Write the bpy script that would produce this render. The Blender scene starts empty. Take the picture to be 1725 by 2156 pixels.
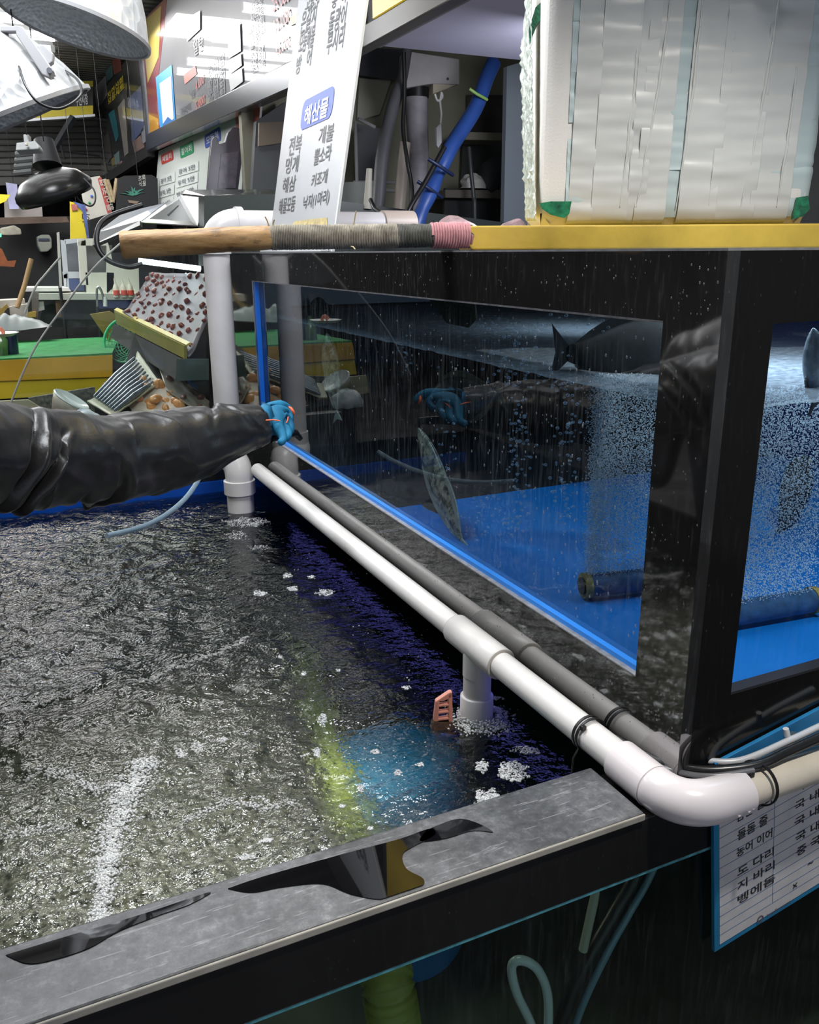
import bpy, math, random
import numpy as np
from mathutils import Vector, Matrix, noise
random.seed(7); rng = np.random.default_rng(7)
SC = bpy.context.scene; COL = SC.collection
# ------------------------------------------------------------------ camera
YAW, PIT, ROL, FPX = math.radians(25.17), math.radians(16.92), math.radians(-0.38), 1800.0
FW = Vector((math.sin(YAW)*math.cos(PIT), math.cos(YAW)*math.cos(PIT), -math.sin(PIT)))
_r = Vector((math.cos(YAW), -math.sin(YAW), 0)); _u = _r.cross(FW)
RT = _r*math.cos(ROL) + _u*math.sin(ROL); UP = -_r*math.sin(ROL) + _u*math.cos(ROL)
CAM = Vector((-0.7837, -0.7863, 1.5509))
cd = bpy.data.cameras.new('camera'); cam = bpy.data.objects.new('camera', cd); COL.objects.link(cam)
cam.matrix_world = Matrix(((RT.x, UP.x, -FW.x, CAM.x), (RT.y, UP.y, -FW.y, CAM.y), (RT.z, UP.z, -FW.z, CAM.z), (0, 0, 0, 1)))
cd.sensor_fit = 'HORIZONTAL'; cd.sensor_width = 36.0; cd.lens = FPX/1725.0*36.0
cd.clip_start = 0.02; cd.clip_end = 60
SC.camera = cam
# ------------------------------------------------------------------ view, world, lamps
SC.view_settings.view_transform = 'Standard'; SC.view_settings.look = 'None'
SC.view_settings.exposure = 0.0; SC.view_settings.gamma = 1.0; SC.view_settings.use_curve_mapping = False
cy = SC.cycles
cy.max_bounces = 8; cy.diffuse_bounces = 3; cy.glossy_bounces = 4; cy.transmission_bounces = 4
cy.transparent_max_bounces = 16; cy.caustics_reflective = False; cy.caustics_refractive = False
cy.sample_clamp_indirect = 4.0; cy.use_denoising = True
W = bpy.data.worlds.new('world'); SC.world = W; W.use_nodes = True
W.node_tree.nodes['Background'].inputs[0].default_value = (0.80, 0.86, 1.0, 1)
W.node_tree.nodes['Background'].inputs[1].default_value = 0.7
def lamp(name, kind, loc, energy, color, size=0.2, target=None, spot=None, size_y=None, blend=0.4):
    l = bpy.data.lights.new(name, kind); l.energy = energy; l.color = color
    if kind == 'AREA':
        l.size = size
        if size_y: l.shape = 'RECTANGLE'; l.size_y = size_y
    else: l.shadow_soft_size = size
    if kind == 'SPOT': l.spot_size = math.radians(spot); l.spot_blend = blend
    o = bpy.data.objects.new(name, l); COL.objects.link(o); o.location = loc
    if target is not None: o.rotation_euler = (Vector(target)-Vector(loc)).to_track_quat('-Z', 'Y').to_euler()
    return o
lamp('stall_flood_lamp', 'SPOT', (0.03, -0.60, 2.85), 130, (1.0, 0.97, 0.92), 0.05, (0.10, 0.25, 1.2), 60, blend=0.6)
lamp('stall_fill_light', 'AREA', (-0.6, 1.2, 2.85), 52, (0.93, 0.96, 1.0), 1.5, (-0.6, 1.2, 0), size_y=0.5)  # added unseen fill over the pool, no fixture behind it
lamp('aisle_fill_light', 'AREA', (-1.2, 5.2, 2.9), 60, (1.0, 0.97, 0.93), 3.0, (-1.2, 5.2, 0), size_y=0.6)  # added unseen fill for the hall beyond the stall
lamp('tank_fill_light', 'AREA', (0.42, 0.28, 1.53), 4.2, (0.75, 0.88, 1.0), 0.30, (0.40, 0.28, 0.9), size_y=0.3)  # made-up fill inside the tank to light its near end
lamp('tank_fill_light_back', 'AREA', (0.6, 1.2, 1.53), 2.2, (0.8, 0.9, 1.0), 0.30, (0.5, 1.5, 0.9), size_y=0.5)  # second added fill in the tank, brightens the walls above the water
lamp('blue_led_lamp', 'AREA', (0.06, 1.15, 0.745), 0.22, (0.22, 0.22, 1.0), 1.7, (-1.0, 1.15, 0.70), size_y=0.03)
lamp('recess_fill_light', 'AREA', (1.0, 1.6, 2.15), 13, (0.9, 0.92, 1.0), 0.4, (0.8, 2.8, 1.5), size_y=0.5)  # added to brighten the recess, no fixture there
lamp('reservoir_fill_light', 'AREA', (-0.30, 0.62, 0.6), 0.45, (1.0, 0.95, 0.7), 0.12, (-0.22, 0.45, 0.1), size_y=0.12)  # made-up light under the water, brightens hose and barrel
# ------------------------------------------------------------------ helpers
def ray(px, py): return FW + RT*((px-862.5)/FPX) - UP*((py-1078)/FPX)
def at(px, py, X=None, Y=None, Z=None, d=None):
    v = ray(px, py)
    if X is not None: t = (X-CAM.x)/v.x
    elif Y is not None: t = (Y-CAM.y)/v.y
    elif Z is not None: t = (Z-CAM.z)/v.z
    else: t = d
    return CAM + v*t
def hit(px, py, p0, n):
    v = ray(px, py); return CAM + v*((Vector(p0)-CAM).dot(n)/v.dot(n))
def lin(c):
    if isinstance(c, str):
        c = c.lstrip('#'); c = [int(c[i:i+2], 16)/255 for i in (0, 2, 4)]
        return tuple((x/12.92 if x <= 0.04045 else ((x+0.055)/1.055)**2.4) for x in c)
    return tuple(c)
MATS = {}
class NT:
    def __init__(s, m): s.t = m.node_tree; s.n = s.t.nodes; s.l = s.t.links
    def add(s, typ, **kw):
        n = s.n.new(typ)
        for k, v in kw.items():
            if isinstance(k, str) and hasattr(n, k): setattr(n, k, v)
        return n
    def link(s, a, b): s.l.new(a, b)
def newmat(name):
    m = bpy.data.materials.new(name); m.use_nodes = True
    return m, NT(m), m.node_tree.nodes['Principled BSDF']
def coords(nt, scale=(1, 1, 1)):
    tc = nt.add('ShaderNodeNewGeometry'); mp = nt.add('ShaderNodeMapping')
    mp.inputs['Scale'].default_value = scale
    nt.link(tc.outputs['Position'], mp.inputs['Vector']); return mp.outputs['Vector']
def noise_n(nt, vec, scale, detail=4, rough=0.55):
    n = nt.add('ShaderNodeTexNoise'); n.inputs['Scale'].default_value = scale
    n.inputs['Detail'].default_value = detail; n.inputs['Roughness'].default_value = rough
    nt.link(vec, n.inputs['Vector']); return n.outputs['Fac']
def ramp(nt, fac, stops):
    r = nt.add('ShaderNodeValToRGB'); e = r.color_ramp.elements
    while len(e) < len(stops): e.new(0.5)
    for i, (p, c) in enumerate(stops):
        e[i].position = p; c = lin(c) if not isinstance(c, (int, float)) else (c, c, c)
        e[i].color = (*c, 1)
    nt.link(fac, r.inputs['Fac']); return r.outputs['Color']
def mat(name, color, rough=0.5, metal=0.0, var=0.0, vscale=8, bump=0.0, bscale=40, stretch=(1, 1, 1), ior=1.5, coat=0.0, alpha=1.0, emit=None, estr=0.0, trans=0.0, sheen=0.0, sss=0.0):
    if name in MATS: return MATS[name]
    m, nt, b = newmat(name); c = lin(color)
    b.inputs['Base Color'].default_value = (*c, 1); b.inputs['Roughness'].default_value = rough
    b.inputs['Metallic'].default_value = metal; b.inputs['IOR'].default_value = ior
    b.inputs['Coat Weight'].default_value = coat; b.inputs['Alpha'].default_value = alpha
    b.inputs['Transmission Weight'].default_value = trans; b.inputs['Sheen Weight'].default_value = sheen
    b.inputs['Coat Roughness'].default_value = 0.03
    if emit is not None:
        b.inputs['Emission Color'].default_value = (*lin(emit), 1); b.inputs['Emission Strength'].default_value = estr
    v = coords(nt, stretch)
    if var > 0:
        f = noise_n(nt, v, vscale, 5)
        col = ramp(nt, f, [(0.28, tuple(x*(1-var) for x in c)), (0.72, tuple(min(1, x*(1+var*0.6)+0.01*var) for x in c))])
        nt.link(col, b.inputs['Base Color'])
    if bump > 0:
        f = noise_n(nt, v, bscale, 4)
        bp = nt.add('ShaderNodeBump'); bp.inputs['Strength'].default_value = bump; bp.inputs['Distance'].default_value = 0.004
        nt.link(f, bp.inputs['Height']); nt.link(bp.outputs['Normal'], b.inputs['Normal'])
    MATS[name] = m; return m
def glassmat(name, tint=(1, 1, 1), ior=1.5, rough=0.0, dirt=0.0, boost=1.0):
    """a pane: clear to what is behind, mirror-like by the angle it is seen at"""
    if name in MATS: return MATS[name]
    m, nt, b = newmat(name); nt.n.remove(b); out = nt.n['Material Output']
    tr = nt.add('ShaderNodeBsdfTransparent'); tr.inputs[0].default_value = (*tint, 1)
    gl = nt.add('ShaderNodeBsdfGlossy'); gl.inputs['Roughness'].default_value = rough
    fr = nt.add('ShaderNodeFresnel'); fr.inputs['IOR'].default_value = ior
    mu = nt.add('ShaderNodeMath', operation='MULTIPLY'); mu.inputs[1].default_value = boost; mu.use_clamp = True
    gb = nt.add('ShaderNodeNewGeometry'); fm = nt.add('ShaderNodeMath', operation='SUBTRACT'); fm.inputs[0].default_value = 1.0; nt.link(gb.outputs['Backfacing'], fm.inputs[1])
    fx_ = nt.add('ShaderNodeMath', operation='MULTIPLY'); nt.link(fr.outputs[0], fx_.inputs[0]); nt.link(fm.outputs[0], fx_.inputs[1]); nt.link(fx_.outputs[0], mu.inputs[0])
    mx = nt.add('ShaderNodeMixShader'); nt.link(mu.outputs[0], mx.inputs[0]); nt.link(tr.outputs[0], mx.inputs[1]); nt.link(gl.outputs[0], mx.inputs[2])
    last = mx
    if dirt > 0:
        v = coords(nt, (1, 1, 0.08)); f = noise_n(nt, v, 160, 5, 0.7)
        v2 = coords(nt); f2 = noise_n(nt, v2, 3, 3)
        c1 = ramp(nt, f, [(0.5, 0.0), (0.8, dirt)])
        c2 = ramp(nt, f2, [(0.3, 0.3), (0.75, 1.0)])
        mm = nt.add('ShaderNodeMath', operation='MULTIPLY'); nt.link(c1, mm.inputs[0]); nt.link(c2, mm.inputs[1])
        df = nt.add('ShaderNodeBsdfDiffuse'); df.inputs[0].default_value = (0.75, 0.8, 0.85, 1)
        m2 = nt.add('ShaderNodeMixShader'); nt.link(mm.outputs[0], m2.inputs[0]); nt.link(mx.outputs[0], m2.inputs[1]); nt.link(df.outputs[0], m2.inputs[2]); last = m2
    nt.link(last.outputs[0], out.inputs['Surface']); MATS[name] = m; return m
def acrylic(name, base=0.012, specks=0.5, ior=2.5, rough=0.04, haze=0.0, streak=0.12):
    """glossy black acrylic with dried mineral specks and drip streaks"""
    if name in MATS: return MATS[name]
    m, nt, b = newmat(name); b.inputs['IOR'].default_value = ior
    v = coords(nt); vs = coords(nt, (1, 1, streak))
    f1 = noise_n(nt, vs, 130, 6, 0.75); f2 = noise_n(nt, v, 4, 4)
    vo = nt.add('ShaderNodeTexVoronoi'); vo.inputs['Scale'].default_value = 95; nt.link(coords(nt, (1, 1, 0.55)), vo.inputs['Vector'])
    sp = ramp(nt, vo.outputs['Distance'], [(0.05, 1.0), (0.14, 0.0)])
    wn = ramp(nt, vo.outputs['Color'], [(0.62, 0.0), (0.72, 1.0)])
    st = ramp(nt, f1, [(0.52, 0.0), (0.75, 1.0)]); pt = ramp(nt, f2, [(0.35, 0.05), (0.7, 1.0)])
    def mul(a, c):
        q = nt.add('ShaderNodeMath', operation='MULTIPLY'); nt.link(a, q.inputs[0])
        if isinstance(c, float): q.inputs[1].default_value = c
        else: nt.link(c, q.inputs[1])
        return q.outputs[0]
    ad = nt.add('ShaderNodeMath', operation='MAXIMUM'); nt.link(mul(mul(sp, wn), 0.9), ad.inputs[0]); nt.link(mul(st, 0.30), ad.inputs[1])
    msk = mul(mul(ad.outputs[0], pt), float(specks))
    mix = nt.add('ShaderNodeMixRGB'); mix.inputs[1].default_value = (base, base*0.97, base*0.95, 1); mix.inputs[2].default_value = (0.55, 0.56, 0.57, 1)
    nt.link(msk, mix.inputs[0]); nt.link(mix.outputs[0], b.inputs['Base Color'])
    rr = nt.add('ShaderNodeMapRange'); rr.inputs['To Min'].default_value = rough; rr.inputs['To Max'].default_value = rough+0.35
    nt.link(msk, rr.inputs['Value']); nt.link(rr.outputs[0], b.inputs['Roughness'])
    MATS[name] = m; return m
class MB:
    def __init__(s): s.v = []; s.f = []
    def _add(s, vs, fs):
        o = len(s.v); s.v += [tuple(v) for v in vs]; s.f += [tuple(i+o for i in f) for f in fs]; return s
    def box(s, lo, hi, M=None):
        x0, y0, z0 = lo; x1, y1, z1 = hi
        vs = [Vector(p) for p in ((x0, y0, z0), (x1, y0, z0), (x1, y1, z0), (x0, y1, z0), (x0, y0, z1), (x1, y0, z1), (x1, y1, z1), (x0, y1, z1))]
        if M is not None: vs = [M @ v for v in vs]
        return s._add(vs, [(0, 3, 2, 1), (4, 5, 6, 7), (0, 1, 5, 4), (1, 2, 6, 5), (2, 3, 7, 6), (3, 0, 4, 7)])
    def prism(s, pts, off):
        n = len(pts); off = Vector(off); a = [Vector(p) for p in pts]; b = [p+off for p in a]
        return s._add(a+b, [tuple(range(n))[::-1], tuple(range(n, 2*n))] + [(i, (i+1) % n, n+(i+1) % n, n+i) for i in range(n)])
    def slab(s, pxs, thick=0.01, **pl):
        a = [at(x, y, **pl) for x, y in pxs]
        if 'Y' in pl: off = (0, thick, 0)
        elif 'X' in pl: off = (thick, 0, 0)
        elif 'Z' in pl: off = (0, 0, -thick)
        else: off = FW*thick
        return s.prism(a, off)
    def tube(s, path, r, seg=16, cap=True, squash=None):
        path = [Vector(p) for p in path]; n = len(path); rs = r if isinstance(r, (list, tuple)) else [r]*n
        rings = []; prev = None; k0 = len(s.v)
        for i, p in enumerate(path):
            t = (path[min(i+1, n-1)]-path[max(i-1, 0)])
            if t.length < 1e-9: t = Vector((0, 0, 1))
            t.normalize()
            if prev is None:
                a = Vector((0, 0, 1)) if abs(t.z) < 0.9 else Vector((1, 0, 0)); nx = t.cross(a).normalized()
            else:
                nx = prev - t*prev.dot(t)
                nx = nx.normalized() if nx.length > 1e-6 else t.orthogonal().normalized()
            prev = nx; ny = t.cross(nx)
            for j in range(seg):
                q = 2*math.pi*j/seg; s.v.append(tuple(p+nx*(math.cos(q)*rs[i])+ny*(math.sin(q)*rs[i])))
        for i in range(n-1):
            for j in range(seg):
                a = k0+i*seg+j; b = k0+i*seg+(j+1) % seg; s.f.append((a, b, b+seg, a+seg))
        if cap:
            s.f.append(tuple(k0+j for j in range(seg))[::-1]); s.f.append(tuple(k0+(n-1)*seg+j for j in range(seg)))
        return s
    def ball(s, c, r, M=None, u=12, w=8):
        r = (r, r, r) if not isinstance(r, (tuple, list)) else r; vs = []; fs = []
        for i in range(w+1):
            th = math.pi*i/w
            for j in range(u):
                ph = 2*math.pi*j/u; p = Vector((r[0]*math.sin(th)*math.cos(ph), r[1]*math.sin(th)*math.sin(ph), r[2]*math.cos(th)))
                vs.append(Vector(c)+(M @ p if M is not None else p))
        for i in range(w):
            for j in range(u): fs.append((i*u+j, (i+1)*u+j, (i+1)*u+(j+1) % u, i*u+(j+1) % u))
        return s._add(vs, fs)
    def lathe(s, prof, M, seg=32):
        k = len(prof); vs = [M @ Vector((r*math.cos(2*math.pi*j/seg), r*math.sin(2*math.pi*j/seg), z)) for r, z in prof for j in range(seg)]
        return s._add(vs, [(i*seg+j, i*seg+(j+1) % seg, (i+1)*seg+(j+1) % seg, (i+1)*seg+j) for i in range(k-1) for j in range(seg)])
    def grid(s, fn, nu, nv, wrapv=False):
        vs = [fn(i/nu, j/nv) for i in range(nu+1) for j in range(nv if wrapv else nv+1)]; w = nv if wrapv else nv+1
        return s._add(vs, [(i*w+j, (i+1)*w+j, (i+1)*w+(j+1) % w, i*w+(j+1) % w) for i in range(nu) for j in range(nv)])
    def build(s, name, m, parent=None, smooth=False, bevel=0.0, subsurf=0, solid=0.0):
        org = Vector((0, 0, 0))
        p = parent
        while p is not None: org += Vector(p.location); p = p.parent
        if parent is None and s.v:
            a = np.array(s.v); org = Vector(((a[:, 0].min()+a[:, 0].max())/2, (a[:, 1].min()+a[:, 1].max())/2, a[:, 2].min()))
        me = bpy.data.meshes.new(name); me.from_pydata([tuple(Vector(v)-org) for v in s.v], [], s.f); me.update()
        if smooth: me.polygons.foreach_set('use_smooth', [True]*len(me.polygons))
        me.materials.append(m); o = bpy.data.objects.new(name, me); COL.objects.link(o)
        if parent is None: o.location = org
        else: o.parent = parent
        if solid: q = o.modifiers.new('solid', 'SOLIDIFY'); q.thickness = solid; q.offset = 0
        if bevel: q = o.modifiers.new('bevel', 'BEVEL'); q.width = bevel; q.segments = 2; q.limit_method = 'ANGLE'
        if subsurf: q = o.modifiers.new('sub', 'SUBSURF'); q.levels = subsurf; q.render_levels = subsurf
        if smooth and not subsurf:
            try:
                me.set_sharp_from_angle(angle=math.radians(50))
            except Exception: pass
        return o
def tag(o, label=None, cat=None, group=None, kind=None):
    if label: o['label'] = label
    if cat: o['category'] = cat
    if group: o['group'] = group
    if kind: o['kind'] = kind
    return o
def thing(name, loc, label, cat, group=None):
    o = bpy.data.objects.new(name, None); COL.objects.link(o); o.location = loc; o.empty_display_size = 0.05
    return tag(o, label, cat, group)
def struct(o): o['kind'] = 'structure'; return o
def text(body, bl, br, h, up, name, m, parent, off=0.0015, bold=0.0, thick=0.0004):
    """lettering between two points (left end, right end of its base line), h tall along up, as raised mesh"""
    cu = bpy.data.curves.new('t', 'FONT'); cu.body = body; cu.size = 1.0; cu.offset = bold; cu.resolution_u = 2; cu.space_line = 0.95
    o = bpy.data.objects.new('t', cu); COL.objects.link(o)
    dg = bpy.context.evaluated_depsgraph_get(); ev = o.evaluated_get(dg); me = ev.to_mesh()
    vs = np.array([v.co[:] for v in me.vertices]); fs = [tuple(p.vertices) for p in me.polygons]
    ev.to_mesh_clear(); bpy.data.objects.remove(o); bpy.data.curves.remove(cu)
    if len(vs) == 0: return None
    mn = vs.min(0); mx = vs.max(0); bl = Vector(bl); br = Vector(br); u = br-bl; up = Vector(up).normalized(); n = u.cross(up).normalized()
    mb = MB(); mb.v = [tuple(bl+u*((v[0]-mn[0])/max(1e-6, mx[0]-mn[0]))+up*(h*(v[1]-mn[1])/max(1e-6, mx[1]-mn[1]))+n*off) for v in vs]; mb.f = fs
    if name is None: return mb
    return mb.build(name, m, parent)
def spheres(centers, radii, squash=None, sub=1):
    """one mesh of many small bubbles"""
    t = (1+5**0.5)/2
    V = np.array([(-1, t, 0), (1, t, 0), (-1, -t, 0), (1, -t, 0), (0, -1, t), (0, 1, t), (0, -1, -t), (0, 1, -t), (t, 0, -1), (t, 0, 1), (-t, 0, -1), (-t, 0, 1)], float)
    F = [(0, 11, 5), (0, 5, 1), (0, 1, 7), (0, 7, 10), (0, 10, 11), (1, 5, 9), (5, 11, 4), (11, 10, 2), (10, 7, 6), (7, 1, 8), (3, 9, 4), (3, 4, 2), (3, 2, 6), (3, 6, 8), (3, 8, 9), (4, 9, 5), (2, 4, 11), (6, 2, 10), (8, 6, 7), (9, 8, 1)]
    V /= np.linalg.norm(V[0])
    for _ in range(sub):
        V = list(map(tuple, V)); cache = {}; nf = []
        def mid(a, b):
            k = (min(a, b), max(a, b))
            if k not in cache:
                p = np.array(V[a])+np.array(V[b]); p /= np.linalg.norm(p); V.append(tuple(p)); cache[k] = len(V)-1
            return cache[k]
        for a, b, c in F:
            x, y, z = mid(a, b), mid(b, c), mid(c, a); nf += [(a, x, z), (b, y, x), (c, z, y), (x, y, z)]
        F = nf; V = np.array(V)
    C = np.asarray(centers, float); R = np.asarray(radii, float); S = np.ones(3) if squash is None else np.array(squash)
    vs = (C[:, None, :]+V[None]*S*R[:, None, None]).reshape(-1, 3)
    fs = (np.array(F)[None]+(np.arange(len(C))*len(V))[:, None, None]).reshape(-1, 3)
    mb = MB(); mb.v = list(map(tuple, vs.tolist())); mb.f = list(map(tuple, fs.tolist())); return mb
def arc(c, a, b, n=8):
    """rounded corner: from a round c to b"""
    c, a, b = Vector(c), Vector(a), Vector(b)
    return [(a*(1-t)**2 + c*2*t*(1-t) + b*t*t) for t in [i/n for i in range(n+1)]]
def smooth_path(pts, n=8):
    P = [Vector(p) for p in pts]; out = []
    for i in range(len(P)-1):
        p0, p1, p2, p3 = P[max(i-1, 0)], P[i], P[i+1], P[min(i+2, len(P)-1)]
        for k in range(n):
            t = k/n; out.append(0.5*((2*p1)+(p2-p0)*t+(2*p0-5*p1+4*p2-p3)*t*t+(3*p1-p0-3*p2+p3)*t**3))
    out.append(P[-1]); return out
def copy_tree(o, parent=None):
    c = o.copy(); COL.objects.link(c); c.parent = parent
    for ch in [x for x in o.children]: copy_tree(ch, c)
    return c
# ------------------------------------------------------------------ shared materials
M_PVC = mat('white_pvc', (0.78, 0.76, 0.74), 0.28, var=0.06, vscale=14, bump=0.03, bscale=60)
M_PVC2 = mat('pale_grey_pvc', (0.80, 0.77, 0.76), 0.32, var=0.10, vscale=9)
M_BLK = acrylic('black_acrylic', 0.014, 0.6, 3.2)
M_BLK2 = acrylic('black_acrylic_clean', 0.012, 0.10, 1.6)
M_RUB = mat('black_rubber', (0.012, 0.012, 0.013), 0.35)
M_STEEL = mat('brushed_steel', (0.5, 0.5, 0.52), 0.3, 0.9)
M_INK = mat('black_ink', (0.02, 0.02, 0.025), 0.5)
M_WHITE = mat('white_plastic', (0.78, 0.79, 0.80), 0.35, var=0.04)
M_DARK = mat('dark_board', (0.02, 0.022, 0.025), 0.5, var=0.4)
M_GLASS = glassmat('clear_glass', (0.93, 0.96, 0.95))
# ------------------------------------------------------------------ the market hall
fl = MB().box((-6, -4, -0.05), (4, 13, 0)).build('floor', mat('wet_concrete', (0.10, 0.10, 0.10), 0.25, var=0.5, vscale=3)); struct(fl)
def corrugated():
    m, nt, b = newmat('corrugated_ceiling'); v = coords(nt)
    w = nt.add('ShaderNodeTexWave'); w.inputs['Scale'].default_value = 3.2; w.bands_direction = 'Y'; nt.link(v, w.inputs['Vector'])
    nt.link(ramp(nt, w.outputs['Fac'], [(0.2, (0.16, 0.15, 0.14)), (0.8, (0.34, 0.33, 0.31))]), b.inputs['Base Color']); b.inputs['Roughness'].default_value = 0.5
    bp = nt.add('ShaderNodeBump'); bp.inputs['Strength'].default_value = 0.8; bp.inputs['Distance'].default_value = 0.02
    nt.link(w.outputs['Fac'], bp.inputs['Height']); nt.link(bp.outputs['Normal'], b.inputs['Normal']); return m
struct(MB().box((-6, -4, 3.10), (4, 13, 3.14)).build('ceiling', corrugated()))
struct(MB().box((-6, 12.9, 0), (4, 13, 3.10)).build('wall_back', mat('dark_back_wall', (0.035, 0.032, 0.030), 0.8, var=0.6, vscale=1.5)))
struct(MB().box((2.6, -4, 0), (2.7, 12.9, 3.10)).build('wall_right', mat('grimy_wall', (0.30, 0.30, 0.28), 0.7, var=0.3, vscale=2)))
struct(MB().box((-6, -4, 0), (-5.9, 12.9, 3.10)).build('wall_left', mat('dark_left_wall', (0.05, 0.05, 0.055), 0.8, var=0.5, vscale=1.5)))  # dark mottled wall colour
M_TUBE = mat('tube_glow', (1, 1, 1), 0.4, emit=(0.97, 0.98, 1.0), estr=10.0)
tube0 = None
for k in range(13):
    y = 2.1+0.43*k
    for x0 in (-3.32, -1.66):
        if tube0 is None:
            t = thing('fluorescent_tube', (x0, y, 3.02), 'long white fluorescent tube glowing in a row under the ceiling', 'light', 'fluorescent tubes under the ceiling')
            MB().tube([(x0+0.02, y, 3.02), (x0+1.50, y, 3.02)], 0.027, 10).build('glass_tube', M_TUBE, t, True)
            MB().box((x0, y-0.02, 3.045), (x0+1.52, y+0.02, 3.10)).build('batten', M_WHITE, t)
            MB().box((x0-0.01, y-0.026, 3.0), (x0+0.02, y+0.026, 3.05)).build('end_cap', M_WHITE, t)
            MB().box((x0+1.50, y-0.026, 3.0), (x0+1.53, y+0.026, 3.05)).build('end_cap', M_WHITE, t)
            tube0 = t
        else:
            c = copy_tree(tube0); c.location = (x0, y, 3.02)
# ------------------------------------------------------------------ lower holding tank
LX0, LX1, LY0, LY1 = -0.955, 1.35, -0.013, 2.44
LT = thing('holding_tank', (0, 1.2, 0), 'large open black holding tank full of rippling water, front rim scratched and wet', 'fish tank')
MB().box((LX0, LY0, 0.708), (LX1, LY0+0.02, 0.80)).build('front_band', M_BLK2, LT, bevel=0.002)
def rimmat():
    m, nt, b = newmat('scratched_rim'); v = coords(nt); f = noise_n(nt, v, 70, 8, 0.75); h = noise_n(nt, v, 9, 6, 0.65)
    c1 = ramp(nt, f, [(0.36, (0.06, 0.062, 0.067)), (0.54, (0.105, 0.107, 0.112)), (0.68, (0.20, 0.20, 0.21))])
    c2 = ramp(nt, h, [(0.34, 0.50), (0.50, 0.85), (0.66, 1.35)])
    mx = nt.add('ShaderNodeMixRGB', blend_type='MULTIPLY'); mx.inputs[0].default_value = 1; nt.link(c1, mx.inputs[1]); nt.link(c2, mx.inputs[2]); last = mx.outputs[0]
    for ang_, sc_, off_ in ((0.10, 9, 0.0), (-0.35, 7, 3.0), (0.9, 6, 7.0), (0.30, 12, 5.0)):
        mp = nt.add('ShaderNodeMapping'); nt.link(v, mp.inputs[0]); mp.inputs['Rotation'].default_value = (0, 0, ang_); mp.inputs['Scale'].default_value = (1.6, 26, 1); mp.inputs['Location'].default_value = (off_, off_, 0)
        s_ = ramp(nt, noise_n(nt, mp.outputs[0], sc_, 2, 0.4), [(0.70, 0.0), (0.725, 0.42), (0.76, 0.0)])
        a_ = nt.add('ShaderNodeMixRGB'); a_.inputs[2].default_value = (0.50, 0.50, 0.51, 1); nt.link(s_, a_.inputs[0]); nt.link(last, a_.inputs[1]); last = a_.outputs[0]
    nt.link(last, b.inputs['Base Color']); nt.link(ramp(nt, h, [(0.3, 0.22), (0.7, 0.5)]), b.inputs['Roughness']); b.inputs['IOR'].default_value = 1.6
    bp = nt.add('ShaderNodeBump'); bp.inputs['Strength'].default_value = 0.2; bp.inputs['Distance'].default_value = 0.0015
    nt.link(f, bp.inputs['Height']); nt.link(bp.outputs['Normal'], b.inputs['Normal']); return m
M_RIM = rimmat()
rp = MB().box((LX0, LY0-0.002, 0.798), (-0.067, 0.106, 0.812)).build('rim_plate', M_RIM, LT, bevel=0.003); rp['label'] = 'scratched grey black rim plate along the front'
MB().box((LX0, LY0-0.0045, 0.8005), (-0.067, LY0-0.001, 0.8105)).build('rim_edge', mat('worn_edge', (0.45, 0.42, 0.36), 0.3, var=0.25, vscale=20, ior=1.6), LT, bevel=0.0015)
MB().box((-0.067, LY0+0.02, 0.70), (-0.004, 0.106, 0.792)).build('corner_deck', M_BLK2, LT)
MB().box((LX0, 0.02, 0.70), (-0.067, 0.03, 0.798)).build('rim_web', M_BLK2, LT)
MB().box((LX0-0.02, LY0, 0), (LX0, LY1, 0.81)).build('side_panel', M_BLK2, LT)
MB().box((LX1-0.02, LY0+0.02, 0), (LX1, LY1, 0.79)).build('side_panel', M_BLK2, LT)
MB().box((LX0, LY1-0.02, 0), (LX1-0.02, LY1, 0.80)).build('back_panel', M_BLK2, LT)
ln = MB().box((LX0+0.002, LY1-0.035, 0.40), (LX1-0.04, LY1-0.021, 0.712)).build('liner', mat('blue_liner', (0.0, 0.10, 0.62), 0.35, var=0.15), LT); ln['label'] = 'bright blue liner inside the far wall'
MB().box((LX0, LY0+0.02, 0.0), (LX1-0.02, LY1-0.02, 0.05)).build('base', mat('murky_base', (0.035, 0.042, 0.028), 0.6, var=0.7, vscale=4), LT)
MB().box((LX0, LY0+0.006, 0.03), (LX1-0.02, LY0+0.016, 0.708)).build('glass_pane', glassmat('tank_front_glass', (0.80, 0.88, 0.84), 1.5, 0.0, 0.05), LT)
MB().box((LX0, LY0-0.001, 0), (LX1, LY0+0.02, 0.03)).build('skirting', M_BLK2, LT)
sl = MB(); sl.v = []
sl.box((LX0, LY0+0.001, 0.7035), (LX1, LY0+0.006, 0.708)).build('sealant_bead', mat('teal_sealant', (0.10, 0.36, 0.42), 0.4, var=0.5, vscale=60), LT)
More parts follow.
